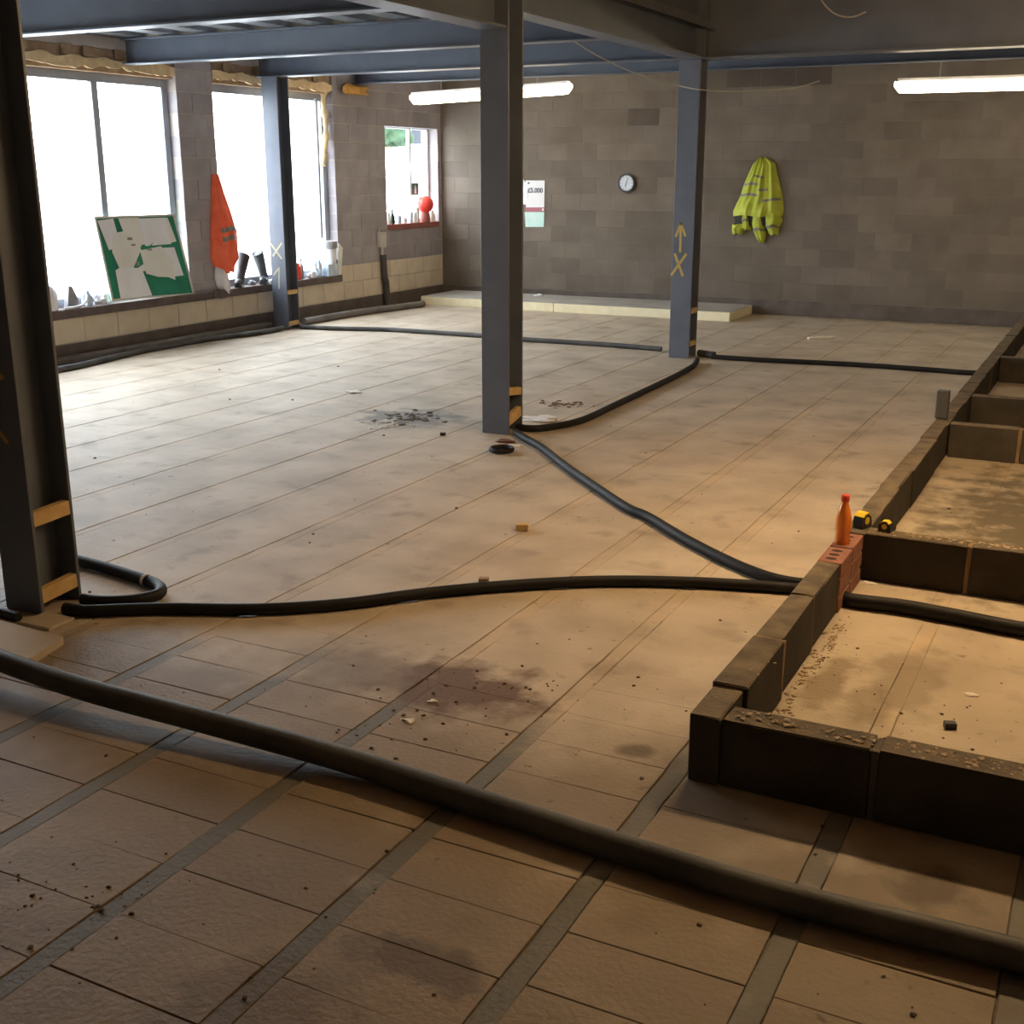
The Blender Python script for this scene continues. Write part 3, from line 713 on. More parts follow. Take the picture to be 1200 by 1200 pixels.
# ------------------------------------------------------------------ back wall things
YW = YB-.004
def sheet(name, px, Y, off, m, label, cat='paper', group=None):
    P = [gy(x, y, Y) - Vector((0, off, 0)) for x, y in px]; b_ = bm_new(); prism(b_, P, (0, 1, 0), .002)
    return solid(name, b_, m, label, cat, group)
t = thing('notice', 'white printed notice with a red band pinned above a teal sheet on the back wall', 'notice', gy(627, 240, YW-.006), 'notices on the back wall')
def npart(nm, px, off, m, par=None):
    P = [gy(x, y, YW) - Vector((0, off, 0)) for x, y in px]; b_ = bm_new(); prism(b_, P, (0, 1, 0), .0015); return part(nm, b_, m, par or t)
ps_ = npart('printed_sheet', [(616, 211.5), (638.5, 211.5), (638, 243), (616.5, 243)], .006, 'paper')
rb_ = npart('red_band', [(616, 243), (638, 243), (638, 248), (616, 248)], .006, 'print_red')
def text(nm, s, px0, h, off, m, par, bold=.004):
    cu = bpy.data.curves.new(nm, 'FONT'); cu.body = s; cu.size = h; cu.offset = bold; cu.extrude = .0006
    ob = bpy.data.objects.new(nm, cu); me = bpy.data.meshes.new_from_object(ob); bpy.data.objects.remove(ob)
    me.transform(Matrix.Rotation(PI/2, 4, 'X')); me.materials.append(MATS[m])
    p = gy(*px0, YW) - Vector((0, off, 0)); o = link(nm, me, par, p-Vector(par.parent.location)); return o
text('lettering', '£5,000', (618.5, 225.5), .088, .0085, 'print_grey', ps_)
npart('logo', [(618.6, 213.4), (621, 213.4), (621, 215.6), (618.6, 215.6)], .0075, 'print_grey', ps_)
npart('badge', [(635.6, 244.2), (637.6, 244.2), (637.6, 247), (635.6, 247)], .0075, 'paper', rb_)
sheet('notice', [(615, 248.4), (638, 248.4), (637.5, 266), (616, 266)], YW, .006, 'paper_teal', 'pale teal notice pinned under the printed one on the back wall', 'notice', 'notices on the back wall')
sheet('notice', [(606, 208), (613, 209), (616, 214), (619, 228), (618.5, 239.5), (606, 240)], YW, .0095, 'paper', 'loose white sheet curling beside the printed notice, partly behind the middle column', 'notice', 'notices on the back wall')
c = gy(735, 214.5, YW); t = thing('wall_clock', 'round dark-rimmed wall clock on the back wall', 'clock', c)
b_ = bm_new(); lathe(b_, [(.12, 0), (.125, -.01), (.125, -.04), (.105, -.045), (.100, -.03)], c, 32, 'y'); part('rim', b_, 'clock_rim', t, True)
b_ = bm_new(); lathe(b_, [(.103, -.026), (.103, -.032)], c, 32, 'y'); cf = part('face', b_, 'clock_face', t)
for k in range(12):
    a = k*PI/6; b_ = bm_new(); q = c+Vector((math.sin(a)*.085, -.0335, math.cos(a)*.085)); d_ = Vector((math.sin(a), 0, math.cos(a)))
    obox(b_, q, d_, Vector((0, 1, 0)), d_.cross(Vector((0, 1, 0))), .018, .002, .006); part('hour_mark', b_, 'print_grey', cf)
for (a, ln, wd) in ((math.radians(195), .055, .010), (math.radians(20), .08, .007)):
    d_ = Vector((math.sin(a), 0, math.cos(a))); b_ = bm_new(); obox(b_, c+d_*ln*.45+Vector((0, -.036, 0)), d_, Vector((0, 1, 0)), d_.cross(Vector((0, 1, 0))), ln, .002, wd); part('hand', b_, 'print_grey', cf)

# hanging cloth: rows of (z, left, right, depth) become a closed padded sheet with folds
def cloth(rows, axis, base, seed, nu=22, folds=5, fold=.02, off=0.0, u0=0, u1=1, thick=.02):
    """axis 'x': lies along x on a wall facing -y ; axis 'y': along y on a wall facing +x. base = wall coordinate"""
    rr = random.Random(seed); ph = [rr.uniform(0, 6.28) for _ in range(8)]; b_ = bm_new(); F, B = [], []
    # resample the rows
    R = []
    for i in range(len(rows)-1):
        for k in range(4):
            t_ = k/4; R.append([a*(1-t_)+b2*t_ for a, b2 in zip(rows[i], rows[i+1])])
    R.append(list(rows[-1]))
    for i, (z, l, r, d) in enumerate(R):
        f, bk = [], []
        for j in range(nu+1):
            u = u0+(u1-u0)*j/nu; s = 2*u-1
            dep = d*max(0, 1-abs(s)**2.6)+.012
            dep += fold*(math.sin(folds*s*2.2+ph[0]+z*3+1.3*math.sin(z*7+ph[1]))*.7+.5*math.sin(folds*s*4.1+ph[2]-z*5))*max(0, 1-abs(s)**4)
            w = l+(r-l)*u; dep = max(dep, .010)+off
            zz = z+.010*math.sin(5*s+ph[3])
            if axis == 'x': f.append(b_.verts.new((w, base-dep, zz))); bk.append(b_.verts.new((w, base-max(.003, dep-thick-off), zz)))
            else: f.append(b_.verts.new((base+dep, w, zz))); bk.append(b_.verts.new((base+max(.003, dep-thick-off), w, zz)))
        F.append(f); B.append(bk)
    for G in (F, B):
        for a, c2 in zip(G, G[1:]):
            for j in range(nu): b_.faces.new((a[j], a[j+1], c2[j+1], c2[j]))
    for a, c2, e, g2 in zip(F, F[1:], B, B[1:]):
        b_.faces.new((a[0], c2[0], g2[0], e[0])); b_.faces.new((a[-1], c2[-1], g2[-1], e[-1]))
    for j in range(nu):
        b_.faces.new((F[0][j], F[0][j+1], B[0][j+1], B[0][j])); b_.faces.new((F[-1][j], F[-1][j+1], B[-1][j+1], B[-1][j]))
    return b_
def rows_from(px, Y=None, X=None, depth=.1):
    out = []
    for (y, xl, xr, d) in px:
        if Y is not None:
            a, b2 = gy(xl, y, Y), gy(xr, y, Y); out.append((((a.z+b2.z)/2), a.x, b2.x, d))
        else:
            a, b2 = gx(xl, y, X), gx(xr, y, X); out.append((((a.z+b2.z)/2), a.y, b2.y, d))
    return out
YJ = YB-.06
jk = rows_from([(185, 888, 897, .03), (192, 881, 907, .07), (205, 875, 910, .10), (217, 870, 913, .12), (228, 867, 916, .14), (238, 862, 917, .16), (247, 858, 917.5, .17), (253, 858, 916, .17)], Y=YJ)
t = thing('hi_vis_jacket', 'yellow high-visibility jacket with grey bands hanging on the back wall', 'jacket', gy(888, 235, YB))
jb_ = part('jacket_body', cloth(jk, 'x', YB-.005, 3, 30, 5, .028), 'jacket_yellow', t, True)
lin = rows_from([(246, 860, 916, .10), (252, 859, 915, .11), (258, 860, 914, .10), (265, 860, 908, .07)], Y=YJ)
part('lining', cloth(lin, 'x', YB-.005, 8, 16, 4, .01), 'jacket_lining', t, True)
for k, (px, sd) in enumerate(([[(250, 881, 896, .13), (262, 880, 896, .14), (272, 882, 897, .12), (280, 886, 896, .09), (284, 889, 894, .05)], 4], [[(250, 894, 914, .13), (258, 894, 916.5, .13), (266, 896, 912, .12), (275, 900, 911, .08)], 5], [[(263, 857, 879, .10), (268, 856.5, 872, .11), (274, 857, 870, .06)], 6], [[(248, 869, 879, .12), (258, 869, 880, .13), (266, 869, 880, .12), (269, 872, 879, .1)], 7])):
    part('sleeve' if k != 2 else 'hem', cloth(rows_from(px, Y=YJ), 'x', YB-.005, sd, 14, 2, .014), 'jacket_yellow', t, True)
def band(rows, z0, z1, sd, nu, fl, fo, u0, u1):
    # cut the rows between two heights
    out = []
    for zz in [z0+(z1-z0)*k/3 for k in range(4)]:
        for a, b2 in zip(rows, rows[1:]):
            if b2[0] <= zz <= a[0]:
                t_ = (a[0]-zz)/(a[0]-b2[0]+1e-9); out.append((zz, *[p*(1-t_)+q*t_ for p, q in zip(a[1:], b2[1:])])); break
    return cloth(out, 'x', YB-.005, sd, nu, fl, fo, .005, u0, u1)
for (z0, z1, u0, u1) in ((gy(890, 214.5, YJ).z, gy(890, 217.5, YJ).z, .0, .45), (gy(890, 227, YJ).z, gy(890, 230, YJ).z, .0, .48), (gy(890, 205.5, YJ).z, gy(890, 208, YJ).z, .3, .62), (gy(890, 232.5, YJ).z, gy(890, 235.5, YJ).z, .6, .97), (gy(890, 220, YJ).z, gy(890, 223, YJ).z, .5, .72)):
    part('reflective_band', band(jk, z0, z1, 3, 16, 5, .028, u0, u1), 'reflective', jb_, True)
for px, sd in (([(267, 881.5, 896.5, .15), (270, 882, 897, .14)], 4), ([(263.5, 895, 912.5, .145), (266.5, 896, 912, .14)], 5), ([(256.5, 868.6, 880.2, .142), (259, 868.6, 880.2, .142)], 7)):
    part('reflective_band', cloth(rows_from(px, Y=YJ), 'x', YB-.005, sd, 12, 2, .014, .006), 'reflective', t, True)
# cable looping past the arrow column
b_ = bm_new(); tube(b_, smooth_path([gy(672, 48, 9.58), gy(700, 65, 10.2), gy(740, 84, 10.9), gy(790, 99, 11.35), gy(825, 105.5, 11.42), gy(870, 107, 12), gy(930, 103, 12.8), gy(960, 95, 13.5)], 6), .006, 6)
solid('loose_cable', b_, 'cable', 'thin cable drooping from the second cross beam past the column with the arrow', 'cable', smooth=True)
b_ = bm_new(); tube(b_, smooth_path([gy(955, -14, 11.39), gy(966, 5, 11.36), (gy(980, 17, 11.33)), gy(998, 20, 11.3), gy(1015, 14, 11.33)], 6), .007, 6)
solid('loose_cable', b_, 'cable', 'curved cable end hanging down the dark top right beam', 'cable', smooth=True)

# ------------------------------------------------------------------ left wall things
# timber and foam over the window heads
for (w, tagname) in ((W1, 'large window nearest the camera'), (W2, 'window behind the wall column')):
    b_ = bm_new(); rr = random.Random(int(w[0]*10)); n = 40; top, bot = [], []
    for k in range(n+1):
        y = w[0]+.01+(w[1]-w[0]-.02)*k/n
        bot.append((XL-.02, y, w[3]+.025+.03*abs(math.sin(k*.7+w[0]))*rr.random()+.012*math.sin(k*.31)))
        top.append((XL-.02, y, w[3]+.125+.014*math.sin(k*.9)+rr.uniform(-.006, .006)))
    prism(b_, bot+top[::-1], (1, 0, 0), .028)
    solid('insulation_strip', b_, 'foam', 'torn beige insulation strip over the '+tagname, 'insulation')
    b_ = bm_new(); box(b_, (XL-.20, w[0]+.01, w[3]), (XL-.03, w[1]-.01, w[3]+.219), .002)
    t = solid('timber_lintel', b_, 'old_timber', 'rough timber lintel packed over the '+tagname, 'lintel')
    for k, f in enumerate((.12, .36, .48, .66, .86)):
        b_ = bm_new(); y = w[0]+f*(w[1]-w[0]); box(b_, (XL-.02, y-.07, w[3]+.13), (XL+.006, y+.07, 2.985), .004); part('timber_block', b_, 'old_timber', t)
# expanding foam beads
b_ = bm_new(); pts = [gx(379, 104, XL-.07), gx(379, 122, XL-.07), gx(381, 140, XL-.07), gx(382, 160, XL-.06), gx(380, 178, XL-.06), gx(378, 194, XL-.06)]
tube(b_, smooth_path(pts, 4), [.035+.018*math.sin(i*1.7)*math.sin(i*.6+1) for i in range(21)], 9); solid('expanding_foam', b_, 'foam', 'strip of yellow expanding foam hanging down the far window jamb', 'foam', smooth=True)
b_ = bm_new(); c = gx(410, 92, XL+.02); lump(b_, (XL+.07, c.y, 2.78), .11, 21, .7, 2, .4, .6, 2.2); solid('expanding_foam', b_, 'foam_orange', 'orange lump of expanding foam high on the left wall under a beam', 'foam')
# downpipe strip beside the far jamb of window 2
b_ = bm_new(); a, c = gx(374, 110, XL-.13), gx(380, 278, XL-.13); box(b_, (XL-.124, 12.82, 1.0), (XL-.09, 12.86, 2.70), .004); solid('steel_strip', b_, 'alu', 'narrow grey upright beside the far jamb above the white tub', 'strip')
# tub and bags on the far sill
ZS = W2[2]
def at_sill(x, X, z=ZS):
    d = ray(x, 330); y = d.y*(X/d.x); return Vector((X, y, z))
c = at_sill(378, XL-.01); c.y = 12.87
t = thing('plastic_tub', 'white plastic tub with a dark rim at the far end of the sill', 'tub', (c.x, c.y, ZS+.16))
b_ = bm_new(); lathe(b_, [(.075, 0), (.085, .01), (.09, .17), (.09, .18)], (c.x, c.y, ZS+.16), 20); part('tub_body', b_, 'white_plastic', t, True)
b_ = bm_new(); lathe(b_, [(.09, .18), (.103, .185), (.106, .25), (.10, .275), (.07, .28)], (c.x, c.y, ZS+.16), 20); part('rim', b_, 'bag_grey', t, True)
b_ = bm_new(); box(b_, (c.x-.07, c.y-.16, ZS), (c.x+.09, c.y+.055, ZS+.158), .006); solid('carton', b_, 'bag_blue', 'pale carton under the white tub on the sill', 'box')
def bag(name, label, c, r, sd, m, flat=1.0, sx=1, sy=1, cat='bag', rough=.3):
    b_ = bm_new(); lump(b_, c, r, sd, flat, 3, rough, sx, sy); return solid(name, b_, m, label, cat)
bag('carrier_bag', 'pale blue carrier bag slumped on the sill beside the white tub', (XL-.03, 12.625, ZS), .08, 31, 'bag_blue', 1.6, .6, .75)
bag('carrier_bag', 'white crumpled bag on the sill just past the wall column', (XL+.0, 12.47, ZS), .06, 32, 'bag_white', .8, .6, 1.3)
b_ = bm_new(); box(b_, (XL-.10, 12.935, ZS), (XL+.02, 13.04, ZS+.20), .01); solid('tool_box', b_, 'steel_dark', 'dark box in the far corner of the sill by the jamb', 'box')
b_ = bm_new(); prism(b_, [(XL+.03, 12.985, ZS+.0), (XL+.03, 13.04, ZS+.0), (XL+.03, 13.10, ZS+.34), (XL+.03, 13.02, ZS+.40), (XL+.03, 12.985, ZS+.28)], (1, 0, 0), .012)
solid('cardboard_scrap', b_, 'paper_cream', 'folded buff card leaning on the white tub', 'card')
b_ = bm_new(); box(b_, (XL-.06, 12.14, ZS), (XL+.01, 12.24, ZS+.17), .015); box(b_, (XL-.05, 12.155, ZS+.17), (XL+.0, 12.225, ZS+.20), .01)
solid('red_carton', b_, 'red_plastic', 'red packet on the sill right behind the wall column', 'packet')
t = thing('dark_bottle', 'slim dark bottle on the sill beside the red packet', 'bottle', (XL-.05, 12.33, ZS)); b_ = bm_new(); lathe(b_, [(.028, 0), (.03, .01), (.03, .15), (.012, .19), (.012, .225)], (XL-.05, 12.31, ZS), 14); part('bottle_body', b_, 'bag_grey', t, True)
b_ = bm_new(); lathe(b_, [(.014, .225), (.014, .245)], (XL-.05, 12.31, ZS), 14); part('cap', b_, 'black_plastic', t)
# wellington boots
def boot(label, base, top, toe):
    base, top, toe = Vector(base), Vector(top), Vector(toe); t = thing('wellington_boot', label, 'boot', base, 'pair of boots on the sill')
    b_ = bm_new(); a = base+Vector((0, 0, .055)); pts = [a, a.lerp(top, .25), a.lerp(top, .6), top, top-Vector((0, 0, .05))]
    tube(b_, pts, [.052, .05, .062, .072, .06], 14); part('shaft', b_, 'boot', t, True)
    d_ = (toe-base).normalized(); pts = [base-d_*.045+Vector((0, 0, .045)), base+Vector((0, 0, .055)), base.lerp(toe, .5)+Vector((0, 0, .05)), base.lerp(toe, .85)+Vector((0, 0, .042)), toe+Vector((0, 0, .034))]
    b_ = bm_new(); tube(b_, pts, [.036, .048, .044, .042, .026], 14)
    for v in b_.verts: v.co.z = max(v.co.z, base.z+.012)
    ft = part('foot', b_, 'boot', t, True)
    b_ = bm_new(); tube(b_, [Vector((p.x, p.y, base.z+.010)) for p in pts], [.036, .046, .046, .046, .03], 14)
    for v in b_.verts: v.co.z = base.z + (0 if v.co.z < base.z+.01 else .02)
    part('sole', b_, 'black_plastic', ft)
boot('near wellington boot of the pair on the sill, half under the orange vest', (XL-.035, 11.10, ZS), (XL-.03, 11.20, ZS+.36), (XL+.03, 10.98, ZS))
boot('far wellington boot of the pair on the sill, next to the wall column', (XL-.035, 11.56, ZS), (XL-.04, 11.46, ZS+.37), (XL+.03, 11.43, ZS))
bag('stone_lump', 'small grey lump on the sill between the boots', (XL-.05, 11.33, ZS), .045, 37, 'bag_grey', .8, 1, 1.2, 'stone')
b_ = bm_new(); box(b_, (XL-.10, 11.66, ZS), (XL-.02, 11.84, ZS+.035), .004); solid('dust_sheet', b_, 'bag_white', 'folded white cloth on the sill behind the wall column', 'cloth')
# orange vest on the pier edge
XV = XL+.03
vs = rows_from([(205, 250, 256, .03), (222, 249.5, 261, .05), (240, 249, 267, .07), (258, 248.5, 273, .09), (270, 248.5, 278, .10), (288, 248.5, 279, .11), (303, 248.5, 280.5, .10), (311, 252, 276, .08), (319, 260, 275, .06)], X=XV)
t = thing('hi_vis_vest', 'orange high-visibility vest hanging on the pier beside the boots', 'vest', gx(262, 270, XL))
vb_ = part('vest_body', cloth(vs, 'y', XL+.003, 12, 22, 4, .018), 'vest_orange', t, True)
def vband(y0, y1, u0, u1):
    rws = rows_from([(y0, 248.5, 277.6, .0985), (y1, 248.5, 278.4, .105)], X=XV); return cloth(rws, 'y', XL+.003, 12, 14, 4, .018, .004, u0, u1)
part('reflective_band', vband(266, 271, .18, .74), 'reflective', vb_, True); part('reflective_band', vband(276, 281.5, .22, .82), 'reflective', vb_, True)
wr = rows_from([(313, 254, 266, .04), (325, 253, 268, .06), (336, 256, 270, .06), (343, 263, 270, .05)], X=XV)
t = solid('white_rag', cloth(wr, 'y', XL+.003, 14, 12, 3, .008), 'bag_white', 'white rag hanging below the orange vest', 'rag', smooth=True)
# notice board leaning on the window, with papers
Xb = XL+.02
BT = [gx(109, 254, XL-.09), gx(203, 251, XL-.02), gx(227, 345.5, XL+.035), gx(130, 353, XL+.035)]   # TL TR BR BL
def bp(u, v, off=0.0):
    p = (BT[0]*(1-u)+BT[1]*u)*(1-v)+(BT[3]*(1-u)+BT[2]*u)*v; return p + bn*off
bn = (BT[1]-BT[0]).cross(BT[3]-BT[0]).normalized()
if bn.x < 0: bn = -bn
t = thing('notice_board', 'green notice board covered in papers, leaning on the window sill', 'board', BT[3])
b_ = bm_new(); prism(b_, [bp(.01, .01), bp(.99, .01), bp(.99, .99), bp(.01, .99)], bn, .012); part('green_felt', b_, 'board_green', t)
for (a, c2, e, f2) in ((0, 0, 1, .025), (0, .975, 1, 1), (0, .025, .022, .975), (.978, .025, 1, .975)):
    b_ = bm_new(); prism(b_, [bp(a, c2, -.002), bp(e, c2, -.002), bp(e, f2, -.002), bp(a, f2, -.002)], bn, .02); part('frame', b_, 'board_frame', t)
PS = [([(.03, .05), (.22, .03), (.235, .36), (.09, .40)], 'paper', 'sheet pinned at the top left corner of the green board', .0135),
      ([(.28, .03), (.53, .03), (.53, .41), (.34, .42)], 'paper_cream', 'sheet pinned at the top middle of the green board', .0137),
      ([(.52, .04), (.87, .04), (.86, .36), (.53, .37)], 'paper', 'bright white sheet pinned at the top right of the green board', .016),
      ([(.80, .05), (.90, .04), (.94, .33), (.84, .35)], 'paper_cream', 'narrow sheet edge at the top right of the green board', .0137),
      ([(.19, .20), (.42, .17), (.47, .42), (.51, .66), (.18, .70), (.12, .42)], 'paper_cream', 'sheet pinned at the middle left of the green board', .0155),
      ([(.11, .64), (.17, .61), (.42, .63), (.47, .97), (.10, .98)], 'paper', 'sheet pinned at the bottom left of the green board', .018),
      ([(.45, .42), (.72, .38), (.83, .56), (.80, .80), (.72, .76), (.60, .75), (.46, .70)], 'paper_cream', 'torn-cornered sheet in the middle of the green board', .0175),
      ([(.70, .40), (.89, .40), (.92, .75), (.78, .76)], 'paper', 'sheet pinned at the right of the green board', .0145)]
for i, (poly, m, lab, off) in enumerate(PS):
    b_ = bm_new(); prism(b_, [bp(u, v, off) for u, v in poly], bn, .0012); o = solid('paper_sheet', b_, m, 'white '+lab, 'paper', 'papers on the green board')
for (u, v, w_, h_) in ((.33, .26, .06, .03), (.36, .34, .05, .02), (.37, .55, .04, .05), (.54, .405, .06, .02)):
    b_ = bm_new(); prism(b_, [bp(u, v, .019), bp(u+w_, v, .019), bp(u+w_, v+h_, .019), bp(u, v+h_, .019)], bn, .0008); part('printed_mark', b_, 'reflective', t)
# bags on the near sill
Z1 = W1[2]
bag('rubble_bag', 'big pale bag standing on the sill at the left edge of the large window', (XL-.03, 8.22, Z1), .13, 51, 'bag_white', 1.35, .7, 1.1, rough=.12)
b_ = bm_new(); prism(b_, [(XL-.05, 8.46, Z1), (XL-.05, 8.64, Z1), (XL-.05, 8.60, Z1+.09), (XL-.05, 8.54, Z1+.21), (XL-.05, 8.50, Z1+.215)], (1, .15, 0), .05); solid('folded_card', b_, 'bag_grey', 'pointed grey scrap standing beside the big pale bag', 'card')
b_ = bm_new(); pts = [(XL+.035, 8.40, Z1+.012), (XL+.04, 8.52, Z1+.014), (XL+.04, 8.62, Z1+.03), (XL+.03, 8.68, Z1+.06)]; tube(b_, smooth_path(pts, 5), .011, 8); solid('white_tube', b_, 'white_plastic', 'white curved tube lying along the near sill', 'tube', smooth=True)
bag('carrier_bag', 'crumpled blue-grey bag on the near sill', (XL-.03, 8.76, Z1), .075, 53, 'bag_blue', 1.2, .6, .8)
bag('carrier_bag', 'crumpled white bag tucked against the foot of the green board', (XL-.045, 8.955, Z1), .085, 54, 'bag_white', .8, .55, 1.15)
# things on the small window's sill
Z3 = W3[2]
t = thing('green_bottle', 'dark green bottle on the red sill of the small window', 'bottle', (XL-.06, 14.47, Z3)); b_ = bm_new(); lathe(b_, [(.03, 0), (.034, .01), (.034, .10), (.013, .15), (.013, .19)], (XL-.06, 14.47, Z3), 14); part('bottle_body', b_, 'bottle_green', t, True)
b_ = bm_new(); lathe(b_, [(.015, .19), (.015, .205)], (XL-.06, 14.47, Z3), 14); part('cap', b_, 'sign_green', t)
for (y, h, r, m, lab) in ((14.36, .16, .025, 'white_plastic', 'white tube standing at the near end of the red sill'), (14.62, .11, .04, 'bag_blue', 'pale blue cup on the red sill beside the green bottle'), (14.76, .08, .045, 'white_plastic', 'low white cup in the middle of the red sill'), (14.93, .15, .045, 'bag_blue', 'tall pale beaker on the red sill left of the red container')):
    b_ = bm_new(); lathe(b_, [(r*.8, 0), (r, h), (r*.86, h), (r*.7, .012)], (XL-.05, y, Z3), 16); solid('cup', b_, m, lab, 'cup', 'cups on the red sill', True)
b_ = bm_new(); lump(b_, (XL-.04, 15.08, Z3), .075, 77, 1.9, 2, .35, .6, .9); solid('kitchen_roll', b_, 'paper_cream', 'crumpled cream packet beside the red round container', 'packet')
c = Vector((XL-.03, 15.30, Z3)); t = thing('red_container', 'round-topped bright red container on the red sill', 'container', c)
b_ = bm_new(); lathe(b_, [(.075, 0), (.08, .02), (.07, .12), (.06, .14)], c, 18); part('base', b_, 'sill_red', t, True)
b_ = bm_new(); lathe(b_, [(.05, .12)]+[(.125*math.sin(k*PI/12), .25-.125*math.cos(k*PI/12)) for k in range(2, 12)]+[(.01, .375)], c, 20); part('dome', b_, 'red_plastic', t, True)
b_ = bm_new(); lathe(b_, [(.05, 0), (.055, .01), (.055, .10), (.03, .13), (.03, .16)], (XL-.04, 15.50, Z3), 16); solid('cream_bottle', b_, 'paper_cream', 'short cream bottle at the far end of the red sill', 'bottle', smooth=True)
t = thing('window_sticker', 'small dark green sign with a white figure stuck in the small window', 'sign', (XL-.168, 15.26, 1.50))
b_ = bm_new(); box(b_, (XL-.170, 15.17, 1.50), (XL-.166, 15.36, 1.67)); part('sign_plate', b_, 'sign_green', t)
b_ = bm_new(); prism(b_, [(XL-.1655, 15.24, 1.52), (XL-.1655, 15.30, 1.52), (XL-.1655, 15.29, 1.60), (XL-.1655, 15.27, 1.65), (XL-.1655, 15.25, 1.60)], (1, 0, 0), .001); part('white_figure', b_, 'white_plastic', t)
# switch box and conduit
p = gx(445, 281, XL); t = thing('switch_box', 'pale switch box with a conduit on the left wall below the small window', 'switch', (XL, p.y, p.z-.1))
b_ = bm_new(); box(b_, (XL, p.y-.085, p.z-.10), (XL+.06, p.y+.085, p.z+.10), .008); part('box_body', b_, 'conduit', t)
b_ = bm_new(); tube(b_, [(XL+.02, p.y-.04, p.z+.10), (XL+.02, p.y-.04, p.z+.16)], .012, 8); part('top_gland', b_, 'conduit', t)
b_ = bm_new(); tube(b_, [(XL+.025, p.y+.01, p.z-.20), (XL+.025, p.y+.01, p.z-.10)], .022, 10); part('bottom_gland', b_, 'conduit', t)
b_ = bm_new(); tube(b_, smooth_path([(XL+.045, p.y+.01, p.z-.20), (XL+.05, p.y+.02, p.z-.5), (XL+.05, p.y+.05, .35), (XL+.06, p.y+.06, .02)], 5), .045, 12)
solid('cable_duct', b_, 'hose_dusty', 'dark vertical duct on the left wall running down from the switch box', 'pipe', smooth=True)

# ------------------------------------------------------------------ loose bits on the floor
b_ = bm_new(); c = gz(588, 530); R_ = [(c.x+math.cos(a*PI/12)*.075, c.y+math.sin(a*PI/12)*.075, .02) for a in range(25)]; tube(b_, R_, .012, 8, False)
for v in b_.verts: v.co.z = .004+(v.co.z-.008)*1.4
solid('rubber_ring', b_, 'hose', 'black rubber ring lying in front of the middle column', 'ring')
for (x, y, s, m, lab, nm) in ((567, 683, .035, 'old_timber', 'small timber cube beside the black hose', 'timber_offcut'), (606, 685, .026, 'bag_grey', 'small grey cube touching the black hose', 'block_chip'),
                              (612, 621, .05, 'timber', 'yellowish timber chip lying alone on the open floor', 'timber_offcut'), (519, 510, .03, 'black_plastic', 'black scrap on the floor left of the middle column', 'plastic_scrap'),
                              (1113, 853, .03, 'black_plastic', 'black oblong scrap in the nearest bay', 'plastic_scrap')):
    c = gz(x, y); b_ = bm_new(); obox(b_, c+Vector((0, 0, s*.35+.0005)), Vector((1, .4, 0)), Vector((-.4, 1, 0)), Vector((0, 0, 1)), s*1.3, s, s*.7, .002); solid(nm, b_, m, lab, 'offcut')
a, c = gz(947, 397.5), gz(978, 396.5); b_ = bm_new(); obox(b_, (a+c)/2+Vector((0, 0, .012)), c-a, Vector((0, 0, 1)).cross(c-a), Vector((0, 0, 1)), (c-a).length, .06, .022, .003); solid('batten', b_, 'white_chip', 'short white batten lying on the far floor', 'batten')
for (x, y, r, m, lab, nm) in ((633, 493, .10, 'bag_white', 'crumpled clear plastic by the hose behind the middle column', 'plastic_film'), (663, 474, .085, 'rust', 'reddish brown patch of rubble behind the middle column', 'rubble'),
                              (593, 518, .05, 'rust', 'rusty scrap at the foot of the middle column', 'scrap'), (605, 523, .035, 'white_chip', 'pale chip by the rubber ring', 'chip'), (480, 489, .12, 'crumb_grey', 'spilled grey mortar on the floor left of the middle column', 'mortar_spill'),
                              (455, 497, .09, 'white_chip', 'pale mortar flakes beside the grey spill', 'mortar_spill'), (507, 822, .014, 'white_chip', 'white chip on the brown stain', 'chip'), (478, 845, .018, 'white_chip', 'pale chip below the brown stain', 'chip'),
                              (415, 460, .05, 'white_chip', 'white scrap on the floor far left of the middle column', 'chip'), (1138, 815, .018, 'white_chip', 'white chip in the nearest bay', 'chip'), (1020, 684, .02, 'white_chip', 'pale chip at the foot of the second cross wall', 'chip')):
    c = gz(x, y); b_ = bm_new()
    if nm in ('mortar_spill', 'rubble'):
        rr = random.Random(int(x))
        for q in range(70):
            k = rr.gauss(0, .5); lump(b_, (c.x+rr.gauss(0, 1)*r*1.1, c.y+rr.gauss(0, 1)*r*.8, .0004), rr.choice((.008, .012, .018, .03))*r*8, int(x)*100+q, .22, 1, .5)
    else: lump(b_, (c.x, c.y, .0005), r, int(x), .22, 2, .45, 1.3, .8)
    o = solid(nm, b_, m, lab, 'debris')
    if nm in ('mortar_spill', 'rubble'): o['kind'] = 'stuff'
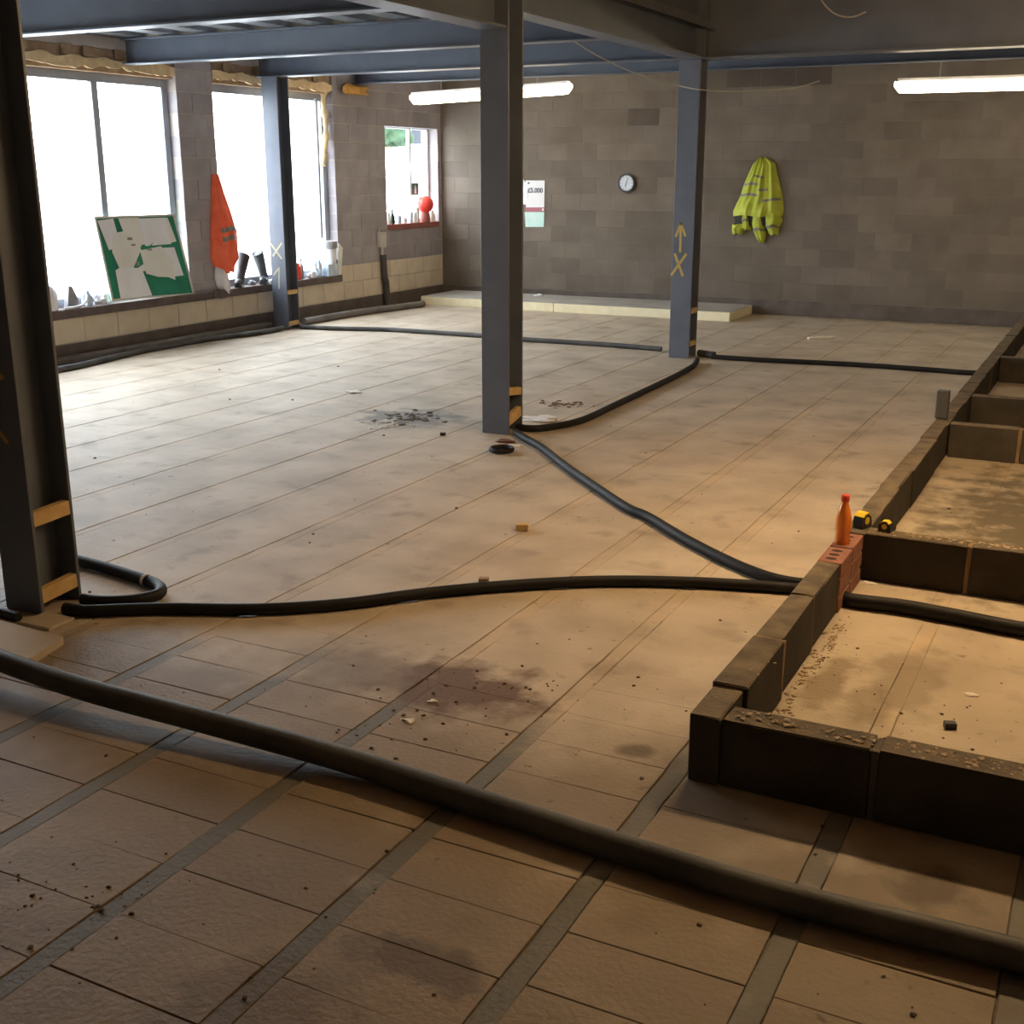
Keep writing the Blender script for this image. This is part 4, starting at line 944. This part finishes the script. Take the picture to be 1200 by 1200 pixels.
# crumbs of soil and mortar, far too many to count
b_ = bm_new(); rr = random.Random(5)
for i in range(300):
    if i < 90: x, y = rr.gauss(520, 90), rr.gauss(815, 30)
    elif i < 130: x, y = rr.gauss(110, 70), rr.gauss(1060, 40)
    elif i < 160: x, y = rr.gauss(1090, 60), rr.gauss(850, 25)
    elif i < 190: x, y = rr.gauss(960, 40), rr.gauss(760, 50)
    else: x, y = rr.uniform(0, 1200), rr.uniform(420, 1190)
    c = gz(x, y)
    if KX0-.06 < c.x < KX1+.05 or (c.x > KX1 and (abs(c.y-3.25) < .12 or abs(c.y-5.42) < .12 or abs(c.y-8.2) < .1 or abs(c.y-9.33) < .1)): continue
    if c.y > 13 or c.x < -8.5: continue
    if any((c-q).length < .12 for q in PIPE): continue
    lump(b_, (c.x, c.y, 0), rr.choice((.003, .003, .004, .005, .008))*(1 if c.y < 5 else 1.5), i, .4, 1, .4)
me = mesh_of(b_, 'soil_crumbs', 'crumb'); o = link('soil_crumbs', me); tag(o, 'dark crumbs of soil scattered over the floor', 'debris'); o['kind'] = 'stuff'

# ------------------------------------------------------------------ outside
bm = bm_new(); box(bm, (-60, -40, -.3), (XL-TH-.03, 60, -.06)); o = struct('ground_outside', bm, 'outside_ground')
bm = bm_new(); box(bm, (-24.4, 8, -.05), (-24, 50, 2.6), .02); o = solid('boundary_wall', bm, 'outside_wall', 'pale boundary wall seen through the small window', 'wall')
t = thing('tree', 'green tree seen at the top left of the small window', 'tree', (-27.9, 43.5, -.06)); b_ = bm_new(); lump(b_, (-27.9, 43.5, 2.85), .95, 91, 1.0, 4, .3); part('crown', b_, 'leaves', t)
tb = thing('outbuilding', 'small grey-roofed outbuilding seen at the top of the small window', 'building', (-27.2, 46.4, -.06))
b_ = bm_new(); box(b_, (-28.0, 45.6, -.06), (-25.6, 47.2, 3.0), .01); part('wall', b_, 'outside_wall', tb)
b_ = bm_new(); box(b_, (-28.05, 45.5, 3.0), (-27.6, 47.3, 4.6), .01); part('roof', b_, 'outside_slate', tb)
b_ = bm_new(); box(b_, (-27.45, 45.5, 3.0), (-26.8, 47.3, 4.6), .01); part('roof', b_, 'outside_slate', tb)
b_ = bm_new(); tube(b_, [(-27.9, 43.5, -.06), (-27.9, 43.5, 3.2)], .15, 8); part('trunk', b_, 'old_timber', t)
